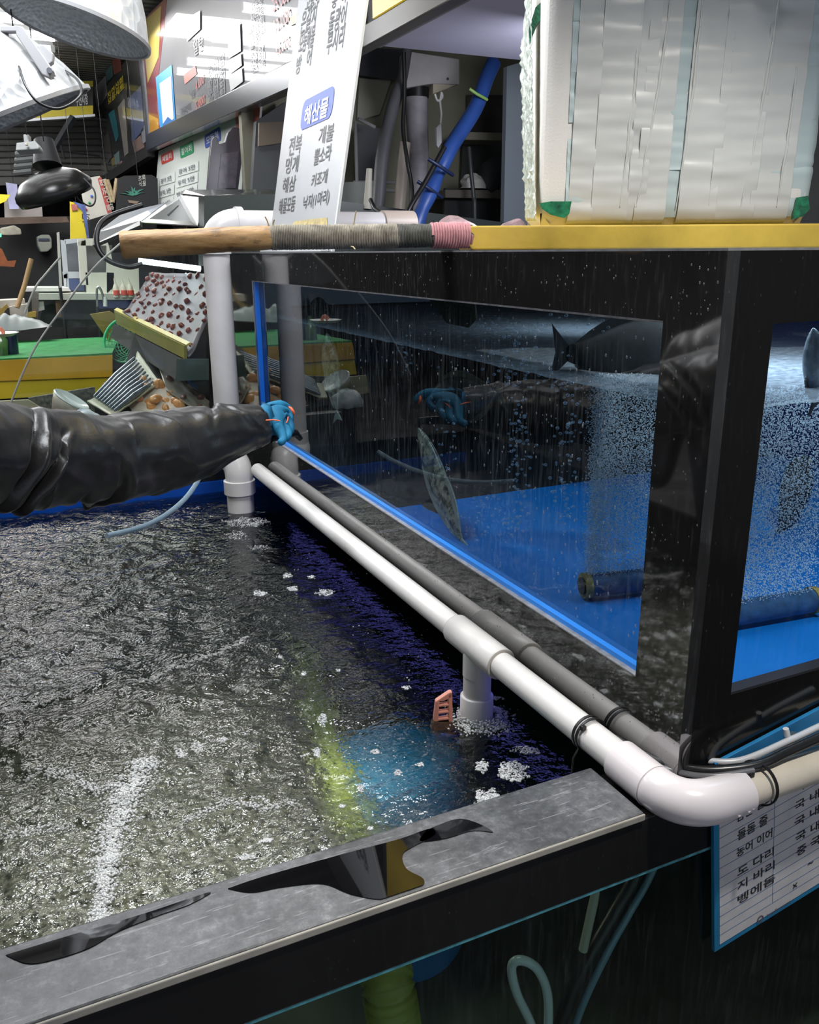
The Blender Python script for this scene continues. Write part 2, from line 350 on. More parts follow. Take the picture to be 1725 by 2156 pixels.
# water surface of the holding tank
WZ = 0.672
def watermat():
    m, nt, b = newmat('rippling_water'); nt.n.remove(b); out = nt.n['Material Output']; v = coords(nt)
    f1 = noise_n(nt, coords(nt, (1, 1.4, 1)), 48, 2, 0.5); f2 = noise_n(nt, v, 110, 2)
    # calmer water by the pipe on the right
    sx = nt.add('ShaderNodeSeparateXYZ'); nt.link(v, sx.inputs[0])
    calm = nt.add('ShaderNodeMapRange'); calm.inputs['From Min'].default_value = -0.12; calm.inputs['From Max'].default_value = -0.50
    calm.inputs['To Min'].default_value = 0.42; calm.inputs['To Max'].default_value = 1.0; nt.link(sx.outputs['X'], calm.inputs['Value'])
    hsum = nt.add('ShaderNodeMath', operation='MULTIPLY_ADD'); hsum.inputs[1].default_value = 0.35; nt.link(f2, hsum.inputs[0]); nt.link(f1, hsum.inputs[2])
    bp = nt.add('ShaderNodeBump'); bp.inputs['Distance'].default_value = 0.008; nt.link(calm.outputs[0], bp.inputs['Strength']); nt.link(hsum.outputs[0], bp.inputs['Height'])
    fr = nt.add('ShaderNodeFresnel'); fr.inputs['IOR'].default_value = 1.8; nt.link(bp.outputs[0], fr.inputs['Normal'])
    gl = nt.add('ShaderNodeBsdfGlossy'); gl.inputs['Roughness'].default_value = 0.03; nt.link(bp.outputs[0], gl.inputs['Normal'])
    tr = nt.add('ShaderNodeBsdfTransparent'); tr.inputs[0].default_value = (0.62, 0.76, 0.68, 1)
    rf = nt.add('ShaderNodeBsdfRefraction'); rf.inputs['IOR'].default_value = 1.2; rf.inputs[0].default_value = (0.62, 0.76, 0.68, 1); nt.link(bp.outputs[0], rf.inputs['Normal'])
    th = nt.add('ShaderNodeMixShader'); th.inputs[0].default_value = 0.75; nt.link(tr.outputs[0], th.inputs[1]); nt.link(rf.outputs[0], th.inputs[2])
    # aerated, cloudy water in the near left corner
    yr = nt.add('ShaderNodeMapRange'); yr.inputs['From Min'].default_value = 1.0; yr.inputs['From Max'].default_value = 0.25; nt.link(sx.outputs['Y'], yr.inputs['Value'])
    xr = nt.add('ShaderNodeMapRange'); xr.inputs['From Min'].default_value = -0.22; xr.inputs['From Max'].default_value = -0.55; nt.link(sx.outputs['X'], xr.inputs['Value'])
    mu = nt.add('ShaderNodeMath', operation='MULTIPLY'); nt.link(yr.outputs[0], mu.inputs[0]); nt.link(xr.outputs[0], mu.inputs[1])
    fn = ramp(nt, noise_n(nt, v, 90, 5, 0.7), [(0.38, 0.12), (0.60, 0.85)])
    mu2 = nt.add('ShaderNodeMath', operation='MULTIPLY'); nt.link(mu.outputs[0], mu2.inputs[0]); nt.link(fn, mu2.inputs[1])
    df = nt.add('ShaderNodeBsdfDiffuse'); df.inputs[0].default_value = (0.26, 0.27, 0.20, 1); nt.link(bp.outputs[0], df.inputs['Normal'])
    cl = nt.add('ShaderNodeMixShader'); nt.link(mu2.outputs[0], cl.inputs[0]); nt.link(th.outputs[0], cl.inputs[1]); nt.link(df.outputs[0], cl.inputs[2])
    fin = nt.add('ShaderNodeMixShader'); nt.link(fr.outputs[0], fin.inputs[0]); nt.link(cl.outputs[0], fin.inputs[1]); nt.link(gl.outputs[0], fin.inputs[2])
    nt.link(fin.outputs[0], out.inputs['Surface']); return m
def ripple(x, y):
    a = min(1.0, max(0.30, (-0.08-x)/0.4))
    h = 0
    for k, (s, amp) in enumerate(((8, 0.0080), (18, 0.0075), (36, 0.0042), (70, 0.0008))):
        h += amp*noise.noise(Vector((x*s+k*7.1, y*s*1.2, 0.3*k)))
    for cx, cy_, s in ((-0.62, 1.75, 95), (-0.48, 0.95, 110), (-0.13, 2.15, 120), (-0.33, 1.2, 110)):
        r = math.hypot(x-cx, y-cy_); h += 0.0016*math.sin(r*s)*math.exp(-r*r*14)
    return WZ + h*a
nx, ny = 250, 620
wx = np.linspace(LX0+0.003, 0.30, nx); wy = np.linspace(0.025, LY1-0.04, ny)
wv = [(x, y, ripple(x, y)) for x in wx for y in wy]
wf = [(i*ny+j, (i+1)*ny+j, (i+1)*ny+j+1, i*ny+j+1) for i in range(nx-1) for j in range(ny-1)]
wm = MB(); wm.v = wv; wm.f = wf
tag(wm.build('tank_water', watermat(), None, True), 'dark rippling water filling the open black holding tank', 'water', kind='stuff')
# foam on the water
def foammat(name, col, al):
    m, nt, b = newmat(name); nt.n.remove(b); out = nt.n['Material Output']
    df = nt.add('ShaderNodeBsdfDiffuse'); df.inputs[0].default_value = (*col, 1); gl = nt.add('ShaderNodeBsdfGlossy'); gl.inputs['Roughness'].default_value = 0.05
    tr = nt.add('ShaderNodeBsdfTransparent'); lw = nt.add('ShaderNodeLayerWeight'); lw.inputs[0].default_value = 0.35
    a = nt.add('ShaderNodeMixShader'); a.inputs[0].default_value = 0.35; nt.link(df.outputs[0], a.inputs[1]); nt.link(gl.outputs[0], a.inputs[2])
    mr = nt.add('ShaderNodeMapRange'); mr.inputs['To Min'].default_value = al[0]; mr.inputs['To Max'].default_value = al[1]; nt.link(lw.outputs['Facing'], mr.inputs['Value'])
    x = nt.add('ShaderNodeMixShader'); nt.link(mr.outputs[0], x.inputs[0]); nt.link(tr.outputs[0], x.inputs[1]); nt.link(a.outputs[0], x.inputs[2])
    nt.link(x.outputs[0], out.inputs['Surface']); return m
M_FOAM = foammat('foam_bubbles', (0.90, 0.92, 0.92), (0.32, 0.98))
FC = []; FR = []
def streak(pts, w, n, r=(0.0015, 0.004)):
    P = [at(x, y, Z=WZ) for x, y in pts]; L = [(P[i+1]-P[i]).length for i in range(len(P)-1)]; T = sum(L)
    for _ in range(n):
        q = random.random()*T; i = 0
        while i < len(L)-1 and q > L[i]: q -= L[i]; i += 1
        p = P[i].lerp(P[i+1], q/L[i]); d = (P[i+1]-P[i]).normalized(); s = Vector((-d.y, d.x, 0))
        ww = w[i]+(w[i+1]-w[i])*q/L[i] if isinstance(w, (list, tuple)) else w
        p = p+s*random.gauss(0, ww*0.42)+d*random.gauss(0, 0.006)
        if p.y < 0.035 or p.x < LX0+0.01: continue
        FC.append((p.x, p.y, ripple(p.x, p.y)+0.0012)); FR.append(1.0*random.uniform(*r)*(1 if random.random() < 0.93 else 1.5))
def patch(px, py, rx, ry, n, r=(0.0008, 0.0023)):
    for _ in range(int(n*1.9)):
        q = random.random()*6.283; k = math.sqrt(random.random())*(0.75+0.25*noise.noise(Vector((px*0.1+2*math.cos(q), py*0.1+2*math.sin(q), 1)))*2)
        p = at(px+rx*k*math.cos(q), py+ry*k*math.sin(q), Z=WZ)
        if p.y < 0.035: continue
        FC.append((p.x, p.y, ripple(p.x, p.y)+0.0006)); FR.append(random.uniform(*r))
streak([(315, 1600), (270, 1660), (240, 1740), (222, 1850), (205, 1960)], [0.030, 0.034, 0.034, 0.020, 0.016], 3000, (0.0010, 0.0026))
streak([(40, 1640), (120, 1625), (200, 1660), (262, 1655)], [0.03, 0.02, 0.012, 0.01], 420, (0.001, 0.0026))
streak([(300, 1440), (360, 1405), (440, 1380), (520, 1345)], 0.016, 420, (0.001, 0.0028))
streak([(0, 1500), (100, 1480), (180, 1450)], 0.016, 160, (0.001, 0.0024))
streak([(390, 1735), (470, 1695), (560, 1700), (620, 1690)], 0.012, 260, (0.001, 0.0022))
streak([(0, 1760), (80, 1745), (150, 1740)], 0.016, 130, (0.001, 0.0024))
for px, py, rx, ry, n in ((1080, 1625, 44, 28, 300), (1030, 1680, 38, 22, 260), (1110, 1580, 40, 10, 90), (1015, 1615, 18, 18, 80), (520, 1100, 62, 14, 320), (500, 1128, 30, 12, 90), (545, 1152, 30, 8, 40),
        (605, 1212, 14, 6, 60), (548, 1251, 20, 8, 90), (616, 1240, 14, 6, 70), (684, 1247, 24, 9, 110), (655, 1215, 10, 5, 30), (680, 1515, 12, 12, 60), (668, 1585, 10, 14, 50), (640, 1420, 8, 6, 25), (415, 1570, 16, 14, 60), (380, 1582, 16, 12, 60), (760, 1660, 10, 10, 35), (855, 1450, 12, 6, 25), (560, 1770, 20, 8, 60), (520, 1800, 26, 8, 60), (790, 1585, 12, 6, 40), (838, 1628, 10, 8, 30), (885, 1610, 10, 6, 26), (470, 1560, 14, 6, 30), (720, 1700, 8, 5, 18), (780, 1740, 8, 5, 18), (1045, 1470, 16, 5, 30), (710, 1412, 8, 4, 14), (590, 1385, 7, 4, 14)):
    patch(px, py, rx, ry, n)
for _ in range(520):
    p = at(random.uniform(0, 900), random.uniform(1150, 1850), Z=WZ)
    if p.y > 0.04: FC.append((p.x, p.y, ripple(p.x, p.y)+0.0005)); FR.append(random.uniform(0.0008, 0.0022))
tag(spheres(FC, FR, (1, 1, 0.7)).build('foam', M_FOAM, None, True), 'white foam streaks and bubbles floating on the holding tank water', 'foam', kind='stuff')
# things under the water
def fish(name, head, tail, hh, label, col, mats, up=(0, 0, 1), width=0.45, spots=True, curve=0.0, group=None, belly=None, fin=0.5):
    head, tail, up = Vector(head), Vector(tail), Vector(up); ax = head-tail; L = ax.length; d = ax.normalized(); up = (up-d*up.dot(d)).normalized(); sd = d.cross(up)
    f = thing(name, (head+tail)/2, label, 'fish', group)
    prof = [(0, 0.02), (0.04, 0.30), (0.12, 0.62), (0.25, 0.92), (0.38, 1.0), (0.52, 0.92), (0.66, 0.68), (0.78, 0.42), (0.88, 0.24), (0.93, 0.20)]
    def cen(t): return head - d*(L*t) + sd*(curve*L*math.sin(t*3.0))
    mb = MB(); seg = 18; k0 = 0
    for t, r in prof:
        c = cen(t)
        for j in range(seg):
            q = 2*math.pi*j/seg; mb.v.append(tuple(c+up*(hh*r*math.cos(q))+sd*(hh*r*width*math.sin(q))))
    for i in range(len(prof)-1):
        for j in range(seg): mb.f.append((i*seg+j, i*seg+(j+1) % seg, (i+1)*seg+(j+1) % seg, (i+1)*seg+j))
    mb.f.append(tuple(range(seg))[::-1]); mb.f.append(tuple((len(prof)-1)*seg+j for j in range(seg)))
    mb.build('body', mats[0], f, True, subsurf=1)
    b = cen(0.90); e = cen(1.0)
    MB().prism([b+up*hh*0.18-sd*0.001, cen(0.95)+up*hh*0.40, cen(1.02)+up*hh*0.72, cen(1.0)+up*hh*0.34, cen(0.985), cen(1.0)-up*hh*0.34, cen(1.02)-up*hh*0.72, cen(0.95)-up*hh*0.40, b-up*hh*0.18], sd*0.003).build('tail_fin', mats[1], f)
    def finmesh(s, t0, t1, h):
        top = []; bot = []
        for k in range(9):
            t = t0+(t1-t0)*k/8; r = np.interp(t, [p[0] for p in prof], [p[1] for p in prof]); c = cen(t)
            bot.append(c+up*(s*hh*r*0.9)); top.append(c-d*(0.02*L)+up*(s*hh*(r*0.95+h*math.sin(math.pi*min(1, 0.12+k/8*0.88))**0.6)))
        return MB().prism(bot+top[::-1], sd*0.003)
    finmesh(1, 0.22, 0.84, fin*0.5).build('dorsal_fin', mats[1], f); finmesh(-1, 0.5, 0.84, fin*0.4).build('anal_fin', mats[1], f)
    for s in (-1, 1):
        c = cen(0.1)+up*hh*0.25+sd*(s*hh*width*0.50); MB().ball(c, hh*0.07).build('eye', mat('fish_eye', (0.25, 0.22, 0.12), 0.1), f, True)
    return f
def fishmat(name, a, b, sc=40, rough=0.3, stretch=(1, 1, 1)):
    m, nt, p = newmat(name); f = noise_n(nt, coords(nt, stretch), sc, 4, 0.7); nt.link(ramp(nt, f, [(0.42, a), (0.58, b)]), p.inputs['Base Color']); p.inputs['Roughness'].default_value = rough; return m
M_FD = fishmat('dark_fish_skin', (0.003, 0.004, 0.0045), (0.009, 0.011, 0.012), 40, 0.7); M_FDF = mat('dark_fin', (0.008, 0.009, 0.009), 0.4)
M_FS = fishmat('spotted_fish_skin', (0.42, 0.38, 0.26), (0.07, 0.06, 0.04), 55); M_FSF = mat('pale_fin', (0.36, 0.36, 0.28), 0.4, var=0.5, vscale=60)
M_FB = fishmat('brown_fish_skin', (0.05, 0.045, 0.03), (0.015, 0.013, 0.01), 30); M_FBF = mat('brown_fin', (0.09, 0.075, 0.04), 0.4)
# (depths below the surface chosen so each body is wholly in the tank)
def under(px, py, z): return at(px, py, Z=z)
fish('rockfish', under(360, 1640, 0.55), under(20, 1560, 0.50), 0.05, 'dark fish with a yellowish tail under the ripples at left of the holding tank', 'x', (M_FB, M_FBF), group=None, curve=0.06)
fish('rockfish', under(470, 1440, 0.50), under(545, 1760, 0.55), 0.06, 'dark fish hanging under the water beside the yellow green hose', 'x', (M_FD, M_FDF), curve=-0.05)
fish('rockfish', under(120, 1190, 0.55), under(420, 1150, 0.52), 0.06, 'brown fish near the surface at the far end by the clear air tube', 'x', (M_FB, M_FBF), curve=0.05)
fish('rockfish', under(650, 1330, 0.40), under(450, 1280, 0.42), 0.06, 'dark fish deep in the holding tank in front of the white drain pipe', 'x', (M_FD, M_FDF), curve=0.05)
hz = smooth_path([at(640, 1500, Z=0.22), at(670, 1590, Z=0.34), at(728, 1745, Z=0.43), at(790, 1900, Z=0.36), (at(815, 2060, Y=0.20)), at(840, 2210, Y=0.20)], 14)
HR = 0.040
hm = MB().tube(hz, [HR*(1+0.05*math.sin(i*2.6)) for i in range(len(hz))], 24)
def ringed(path, r, amp, pitch, seg=22):
    L = [0]
    for i in range(1, len(path)): L.append(L[-1]+(path[i]-path[i-1]).length)
    n = int(L[-1]/pitch*6); out = []; rs = []
    for k in range(n+1):
        s = L[-1]*k/n; i = max(0, min(len(path)-2, int(np.searchsorted(L, s))-1)); t = (s-L[i])/max(1e-6, L[i+1]-L[i]); out.append(path[i].lerp(path[i+1], t)); rs.append(r*(1+amp*math.cos(2*math.pi*s/pitch)))
    return MB().tube(out, rs, seg)
tag(ringed(hz, HR, 0.07, 0.013).build('corrugated_hose', mat('yellow_green_hose', (0.38, 0.42, 0.08), 0.45, var=0.3), None, True), 'thick yellow green corrugated hose under the water behind the front glass', 'hose')
dr = thing('plastic_barrel', (-0.13, 0.66, 0.05), 'blue plastic barrel standing under water beside the yellow green hose', 'barrel')
Md = Matrix.Translation((-0.13, 0.66, 0.05))
M_BAR = mat('teal_blue_plastic', (0.015, 0.20, 0.55), 0.35, var=0.2)
MB().lathe([(0, 0), (0.13, 0), (0.14, 0.02), (0.145, 0.14), (0.15, 0.15), (0.145, 0.16), (0.145, 0.30), (0.14, 0.37), (0.12, 0.39)], Md, 40).build('drum', M_BAR, dr, True)
MB().lathe([(0, 0.40), (0.11, 0.40), (0.125, 0.395), (0.125, 0.385)], Md, 40).build('lid', mat('teal_lid', (0.02, 0.25, 0.62), 0.3), dr, True)
tl = smooth_path([at(1150, 2240, Y=0.10), at(1155, 2110, Y=0.10), at(1135, 2045, Y=0.10), at(1100, 2022, Y=0.11), at(1078, 2035, Y=0.12), at(1088, 2090, Y=0.12), at(1120, 2160, Y=0.12), at(1140, 2240, Y=0.12)], 8)
tag(MB().tube(tl, 0.0075, 12).build('air_tube', mat('milky_tube', (0.75, 0.85, 0.9), 0.2), None, True), 'looped milky white air tube behind the lower front glass', 'tube')
bc = smooth_path([at(1135, 2300, Y=0.20), at(1190, 2130, Y=0.20), at(1245, 2010, Y=0.20), at(1295, 1920, Y=0.21), at(1335, 1850, Y=0.22), at(1370, 1770, Y=0.23)], 8)
tag(MB().tube(bc, 0.013, 14).build('rubber_hose', M_RUB, None, True), 'thick black rubber hose rising diagonally behind the lower front glass', 'hose')
tag(MB().tube([p+Vector((0.024, -0.012, 0)) for p in bc], 0.007, 12).build('air_tube', mat('bluish_tube', (0.20, 0.36, 0.48), 0.2), None, True), 'bluish clear air tube running along the thick black hose', 'tube')
tag(MB().tube([at(1262, 1840, Y=0.16), at(1250, 1900, Y=0.16), at(1228, 2000, Y=0.165)], [0.006, 0.008, 0.008], 12).build('standpipe', mat('cream_rod', (0.55, 0.55, 0.47), 0.4), None, True), 'thin cream coloured rod hanging behind the lower front glass', 'rod')
# puddles on the rim
def puddle(pts, label):
    P = smooth_path([at(x, y, Z=0.8123) for x, y in pts+[pts[0]]], 6)[:-1]
    mb = MB().prism([Vector((p.x, min(0.105, max(LY0+0.003, p.y)), 0.8124)) for p in P][::-1], (0, 0, 0.0009))
    tag(mb.build('puddle', mat('still_water_film', (0.004, 0.004, 0.005), 0.02, ior=1.45), None), label, 'puddle')
puddle([(480, 1872), (560, 1845), (720, 1800), (840, 1768), (905, 1746), (915, 1760), (872, 1782), (848, 1800), (856, 1830), (892, 1852), (880, 1872), (812, 1894), (740, 1884), (680, 1862), (600, 1868), (530, 1880)], 'wide dark puddle mirroring a white sheet in the middle of the black rim')
puddle([(900, 1748), (960, 1726), (1000, 1732), (1038, 1752), (1012, 1750), (985, 1752), (940, 1766), (885, 1772)], 'small dark puddle on the rim next to the scratched grey patch')
puddle([(12, 2012), (150, 1970), (300, 1926), (440, 1880), (400, 1905), (330, 1930), (250, 1962), (190, 1996), (120, 2020), (60, 2030)], 'long wet streak along the inner edge of the rim at the lower left')
# ------------------------------------------------------------------ upper glass fronted tank
ZT, ZB, TL_, TW = 1.55, 0.801, 2.41, 1.35
UT = thing('display_tank', (0.5, 1.2, ZB), 'black framed glass fish tank with blue bottom standing beside the open pool', 'fish tank')
wz0, wz1, wy0, wy1 = 0.948, 1.463, 0.101, 2.105
f = MB(); f.box((0, 0, wz1), (0.02, TL_, ZT)).box((0, 0, ZB), (0.02, TL_, wz0)).box((0, 0, wz0), (0.02, wy0, wz1)).box((0, wy1, wz0), (0.02, TL_, wz1))
f.build('side_frame', M_BLK, UT, bevel=0.0)
M_BLKF = acrylic('black_front_acrylic', 0.008, 0.12, 1.5, 0.10)
f = MB(); fx0, fx1 = 0.0865, 1.20
f.box((0.02, 0.0, wz1), (TW, 0.02, ZT)).box((0.02, 0.0, ZB), (TW, 0.02, wz0)).box((0.02, 0.0, wz0), (fx0, 0.02, wz1)).box((fx1, 0.0, wz0), (TW, 0.02, wz1))
f.build('front_frame', M_BLKF, UT)
MB().box((0.02, TL_-0.02, ZB), (TW, TL_, ZT)).build('back_frame', M_BLK2, UT)
MB().box((TW-0.02, 0.02, 1.36), (TW, TL_-0.02, ZT)).build('upper_wall', mat('grey_upper_wall', (0.30, 0.34, 0.40), 0.5, var=0.15, vscale=6), UT)
MB().box((0.03, TL_-0.03, 1.36), (TW-0.02, TL_-0.02, ZT-0.01)).build('upper_wall', mat('grey_upper_wall', (0.30, 0.34, 0.40), 0.5), UT)
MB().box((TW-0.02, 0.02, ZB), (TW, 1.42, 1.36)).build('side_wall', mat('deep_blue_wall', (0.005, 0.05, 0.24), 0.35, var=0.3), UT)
MB().box((TW-0.02, 1.42, ZB), (TW, TL_-0.02, 1.36)).build('side_wall', mat('shaded_wall_end', (0.012, 0.014, 0.014), 0.5, var=0.5), UT)  # same wall painted near black, standing for the unlit far end
f = MB(); f.box((0.0, 0.0, ZT), (0.11, TL_, ZT+0.003)).box((TW-0.10, 0, ZT), (TW, TL_, ZT+0.003)).box((0.11, 0, ZT), (TW-0.10, 0.16, ZT+0.003)).box((0.11, TL_-0.12, ZT), (TW-0.10, TL_, ZT+0.003)).box((0.11, 0.62, ZT), (TW-0.1, TL_-0.12, ZT+0.003))  # last box is an added lid that keeps light off the far end
f.build('rim_and_shade_lid', mat('grey_top_edge', (0.22, 0.22, 0.23), 0.3, var=0.3, vscale=40), UT)
MB().box((0.02, 1.06, 0.93), (TW-0.02, TL_-0.02, 0.9465)).build('floor_panel', mat('shaded_floor', (0.012, 0.016, 0.022), 0.5, var=0.6, vscale=5), UT)  # far floor painted dark to stand for fading light
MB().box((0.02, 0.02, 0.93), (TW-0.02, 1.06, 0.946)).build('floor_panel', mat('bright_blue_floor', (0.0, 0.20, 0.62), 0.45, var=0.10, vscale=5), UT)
MB().box((0.021, wy0-0.03, 0.946), (0.027, wy1+0.03, wz1+0.03)).build('glass_pane', glassmat('wet_side_glass', (0.72, 0.80, 0.85), 1.5, 0.0, 0.13, 1.35), UT)
MB().box((fx0-0.03, 0.021, 0.946), (fx1+0.03, 0.027, wz1+0.03)).build('glass_pane', glassmat('wet_front_glass', (0.85, 0.92, 0.97), 1.5, 0.0, 0.05), UT)
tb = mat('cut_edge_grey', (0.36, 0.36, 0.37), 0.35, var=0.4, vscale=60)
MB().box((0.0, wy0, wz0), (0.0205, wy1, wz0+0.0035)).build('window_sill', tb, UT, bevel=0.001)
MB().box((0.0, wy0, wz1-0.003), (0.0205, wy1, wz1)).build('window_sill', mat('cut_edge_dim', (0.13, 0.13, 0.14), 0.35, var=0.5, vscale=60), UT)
eb = mat('blue_glass_edge', (0.04, 0.32, 1.0), 0.35)
e_ = MB().box((0.009, wy0, wz0+0.0035), (0.0205, wy1, wz0+0.0115)).build('edge_strip', eb, UT); e_['label'] = 'bright blue strip along the window bottom'  # plain saturated blue surface
e_ = MB().box((0.006, wy1-0.010, wz0+0.0115), (0.0205, wy1, wz1-0.003)).build('edge_strip', mat('blue_glass_edge_far', (0.01, 0.18, 0.85), 0.2), UT); e_['label'] = 'blue upright strip at the far end of the window'
MB().box((fx0, 0.0, wz0), (fx1, 0.0205, wz0+0.004)).build('window_sill', mat('cut_edge_black', (0.03, 0.03, 0.035), 0.25), UT)
# tank water top and bubbles
def frothmat():
    m, nt, b = newmat('frothy_tank_water'); nt.n.remove(b); out = nt.n['Material Output']
    tr = nt.add('ShaderNodeBsdfTransparent'); tr.inputs[0].default_value = (0.85, 0.92, 0.95, 1); gl = nt.add('ShaderNodeBsdfGlossy'); gl.inputs['Roughness'].default_value = 0.12
    df = nt.add('ShaderNodeBsdfDiffuse'); df.inputs[0].default_value = (0.42, 0.46, 0.50, 1)
    f = noise_n(nt, coords(nt), 60, 4, 0.7); a = nt.add('ShaderNodeMixShader'); nt.link(ramp(nt, f, [(0.35, 0.22), (0.7, 0.5)]), a.inputs[0]); nt.link(tr.outputs[0], a.inputs[1]); nt.link(df.outputs[0], a.inputs[2])
    x = nt.add('ShaderNodeMixShader'); x.inputs[0].default_value = 0.12; nt.link(a.outputs[0], x.inputs[1]); nt.link(gl.outputs[0], x.inputs[2]); nt.link(x.outputs[0], out.inputs['Surface']); return m
tag(MB().grid(lambda u, v: Vector((0.03+1.29*u, 0.03+2.35*v, 1.351+0.003*noise.noise(Vector((u*30, v*60, 3))))), 70, 130).build('tank_water', frothmat(), None, True), 'water surface inside the black framed glass tank', 'water', kind='stuff')
def airstone(a, b, label):
    a, b = Vector(a), Vector(b); t = thing('air_stone', (a+b)/2, label, 'air stone'); d = (b-a).normalized()
    MB().tube([a, b], 0.021, 20).build('stone', mat('wet_dark_stone', (0.03, 0.10, 0.22), 0.7, var=0.5, vscale=50), t, True)
    for p, s in ((a, -1), (b, 1)):
        MB().tube([p-d*(0.002*s), p+d*(0.010*s)], 0.0235, 20).build('end_cap', mat('ochre_cap', (0.36, 0.24, 0.05), 0.5, var=0.7, vscale=70), t, True)
    MB().tube([a-d*0.010, a-d*0.013], 0.016, 16).build('plug', mat('dark_plug', (0.03, 0.02, 0.012), 0.6), t, True)
    return t
SA, SB = at(1238, 1232, Z=0.972), at(1362, 1220, Z=0.972)
airstone(SA, SB, 'dark air stone with ochre end caps on the blue bottom behind the side glass')
SA2, SB2 = at(1520, 1296, Z=0.972), at(1708, 1264, Z=0.972)  # second stone stands in for the refracted view of the first
airstone(SA2, SB2, 'pale ended air stone added for the refracted view through the front window')
def bubmat(name, col, a):
    m, nt, b = newmat(name); nt.n.remove(b); out = nt.n['Material Output']
    df = nt.add('ShaderNodeBsdfDiffuse'); df.inputs[0].default_value = (*col, 1); tr = nt.add('ShaderNodeBsdfTransparent')
    x = nt.add('ShaderNodeMixShader'); x.inputs[0].default_value = a; nt.link(tr.outputs[0], x.inputs[1]); nt.link(df.outputs[0], x.inputs[2])
    nt.link(x.outputs[0], out.inputs['Surface']); return m
def column(a, b, z1, n, label, dens=0.35):
    a, b = Vector(a), Vector(b); c = []; r = []
    for _ in range(n):
        t = random.random()**1.7; z = a.z+0.02+(z1-a.z-0.02)*random.random(); w = 0.012+0.022*(z-a.z)
        p = a.lerp(b, t)+Vector((random.gauss(0, w*0.45), random.gauss(0, w*0.5), 0)); c.append((p.x, p.y, z)); r.append(random.uniform(0.0006, 0.0013))
    o = spheres(c, r, None, 0).build('air_bubbles', bubmat('fine_bubbles', (0.78, 0.84, 0.88), 0.62), None, True)
    tag(o, label, 'bubbles', kind='stuff')
column(SA, SB, 1.352, 20000, 'pale column of fine bubbles rising behind the side glass')
column(SA2, SB2, 1.345, 20000, 'pale column of fine bubbles added for the refracted view through the front window')  # repeats the first column as its refracted image
c = []; r = []
for x0, x1, y0, y1, n in ((1070, 1110, 830, 1120, 120), (1165, 1220, 800, 1120, 130), (1010, 1180, 670, 820, 120), (1000, 1060, 1040, 1090, 22), (920, 960, 840, 1000, 26), (840, 870, 700, 790, 26), (1150, 1290, 650, 700, 26), (970, 1100, 1090, 1140, 26)):
    for _ in range(n):
        px, py = random.gauss((x0+x1)/2, (x1-x0)/3.2), random.uniform(y0, y1); p = at(px, py, X=random.uniform(0.035, 0.09)); c.append(tuple(p)); r.append(random.uniform(0.0012, 0.0036))
tag(spheres(c, r, (1, 1, 0.8)).build('air_bubbles', foammat('clear_bubbles', (0.5, 0.66, 0.8), (0.12, 0.75)), None, True), 'larger loose bubbles and drops drifting just behind the side glass', 'bubbles', kind='stuff')
c = []; r = []
for _ in range(430):
    y = random.uniform(wy0, 1.5)*random.uniform(0.4, 1); z = random.uniform(wz0+0.02, wz1-0.01)
    if y > wy0+0.01: c.append((0.0205, y, z)); r.append(random.uniform(0.0006, 0.0020))
for _ in range(360):
    y = random.random()**1.3*2.2+0.01; z = random.choice((random.uniform(wz1+0.005, ZT-0.005), random.uniform(ZB+0.03, wz0-0.005)))
    c.append((-0.0003, y, z)); r.append(random.uniform(0.0004, 0.0013))
for _ in range(120): c.append((-0.0003, random.uniform(0.005, wy0), random.uniform(ZB+0.03, ZT))); r.append(random.uniform(0.0003, 0.0010))
o = spheres(c, r, (0.4, 1, 1.5)).build('water_drops', foammat('drop_gloss', (0.45, 0.48, 0.5), (0.25, 0.8)), UT, True); o['kind'] = 'stuff'
# fish in the tank
fx = lambda px, py, X: at(px, py, X=X)
fish('rockfish', at(1510, 758, d=1.44), at(1165, 742, d=1.50), 0.069, 'big black fish at the water surface near the top right of the side glass', 'x', (M_FD, M_FDF), fin=0.55, width=0.5)
fish('flatfish', fx(688, 700, 0.10), fx(712, 885, 0.10), 0.055, 'slim spotted fish hanging upright in the middle of the tank beyond the pipe reflection', 'x', (M_FS, M_FSF), up=(0, 1, 0), width=0.4)
fish('flatfish', fx(880, 900, 0.08), fx(982, 1165, 0.07), 0.040, 'pale striped flatfish pressed upright to the lower middle of the side glass', 'x', (M_FS, M_FSF), up=(0, 1, 0), width=0.35, fin=0.9)
fish('rockfish', fx(868, 1085, 0.12), fx(1000, 1150, 0.14), 0.060, 'dark fish resting on the blue bottom behind the pale striped flatfish', 'x', (M_FD, M_FDF))
fish('rockfish', fx(900, 850, 0.30), fx(1060, 830, 0.45), 0.07, 'brown fish in the gloom in the middle of the tank', 'x', (M_FB, M_FBF))
fish('rockfish', fx(700, 660, 0.30), fx(640, 660, 0.30), 0.05, 'brown fish high at the far end of the tank', 'x', (M_FB, M_FBF))
fish('rockfish', at(1700, 960, Y=0.55), at(1640, 1130, Y=0.50), 0.07, 'dark fish behind the bubbles in the front window', 'x', (M_FD, M_FDF))
fish('rockfish', at(1712, 690, Y=0.12), at(1716, 860, Y=0.14), 0.030, 'grey blue fish hanging upright at the right edge of the front window', 'x', (fishmat('grey_fish_skin', (0.16, 0.20, 0.24), (0.08, 0.10, 0.12), 60), M_FDF))
tag(MB().slab([(905, 632), (1000, 640), (1003, 672), (985, 690), (940, 680)], 0.004, X=0.20).build('fishing_net', mat('olive_net', (0.10, 0.095, 0.05), 0.8, var=0.7, vscale=160), None), 'bit of olive netting under the top frame of the glass tank', 'net')
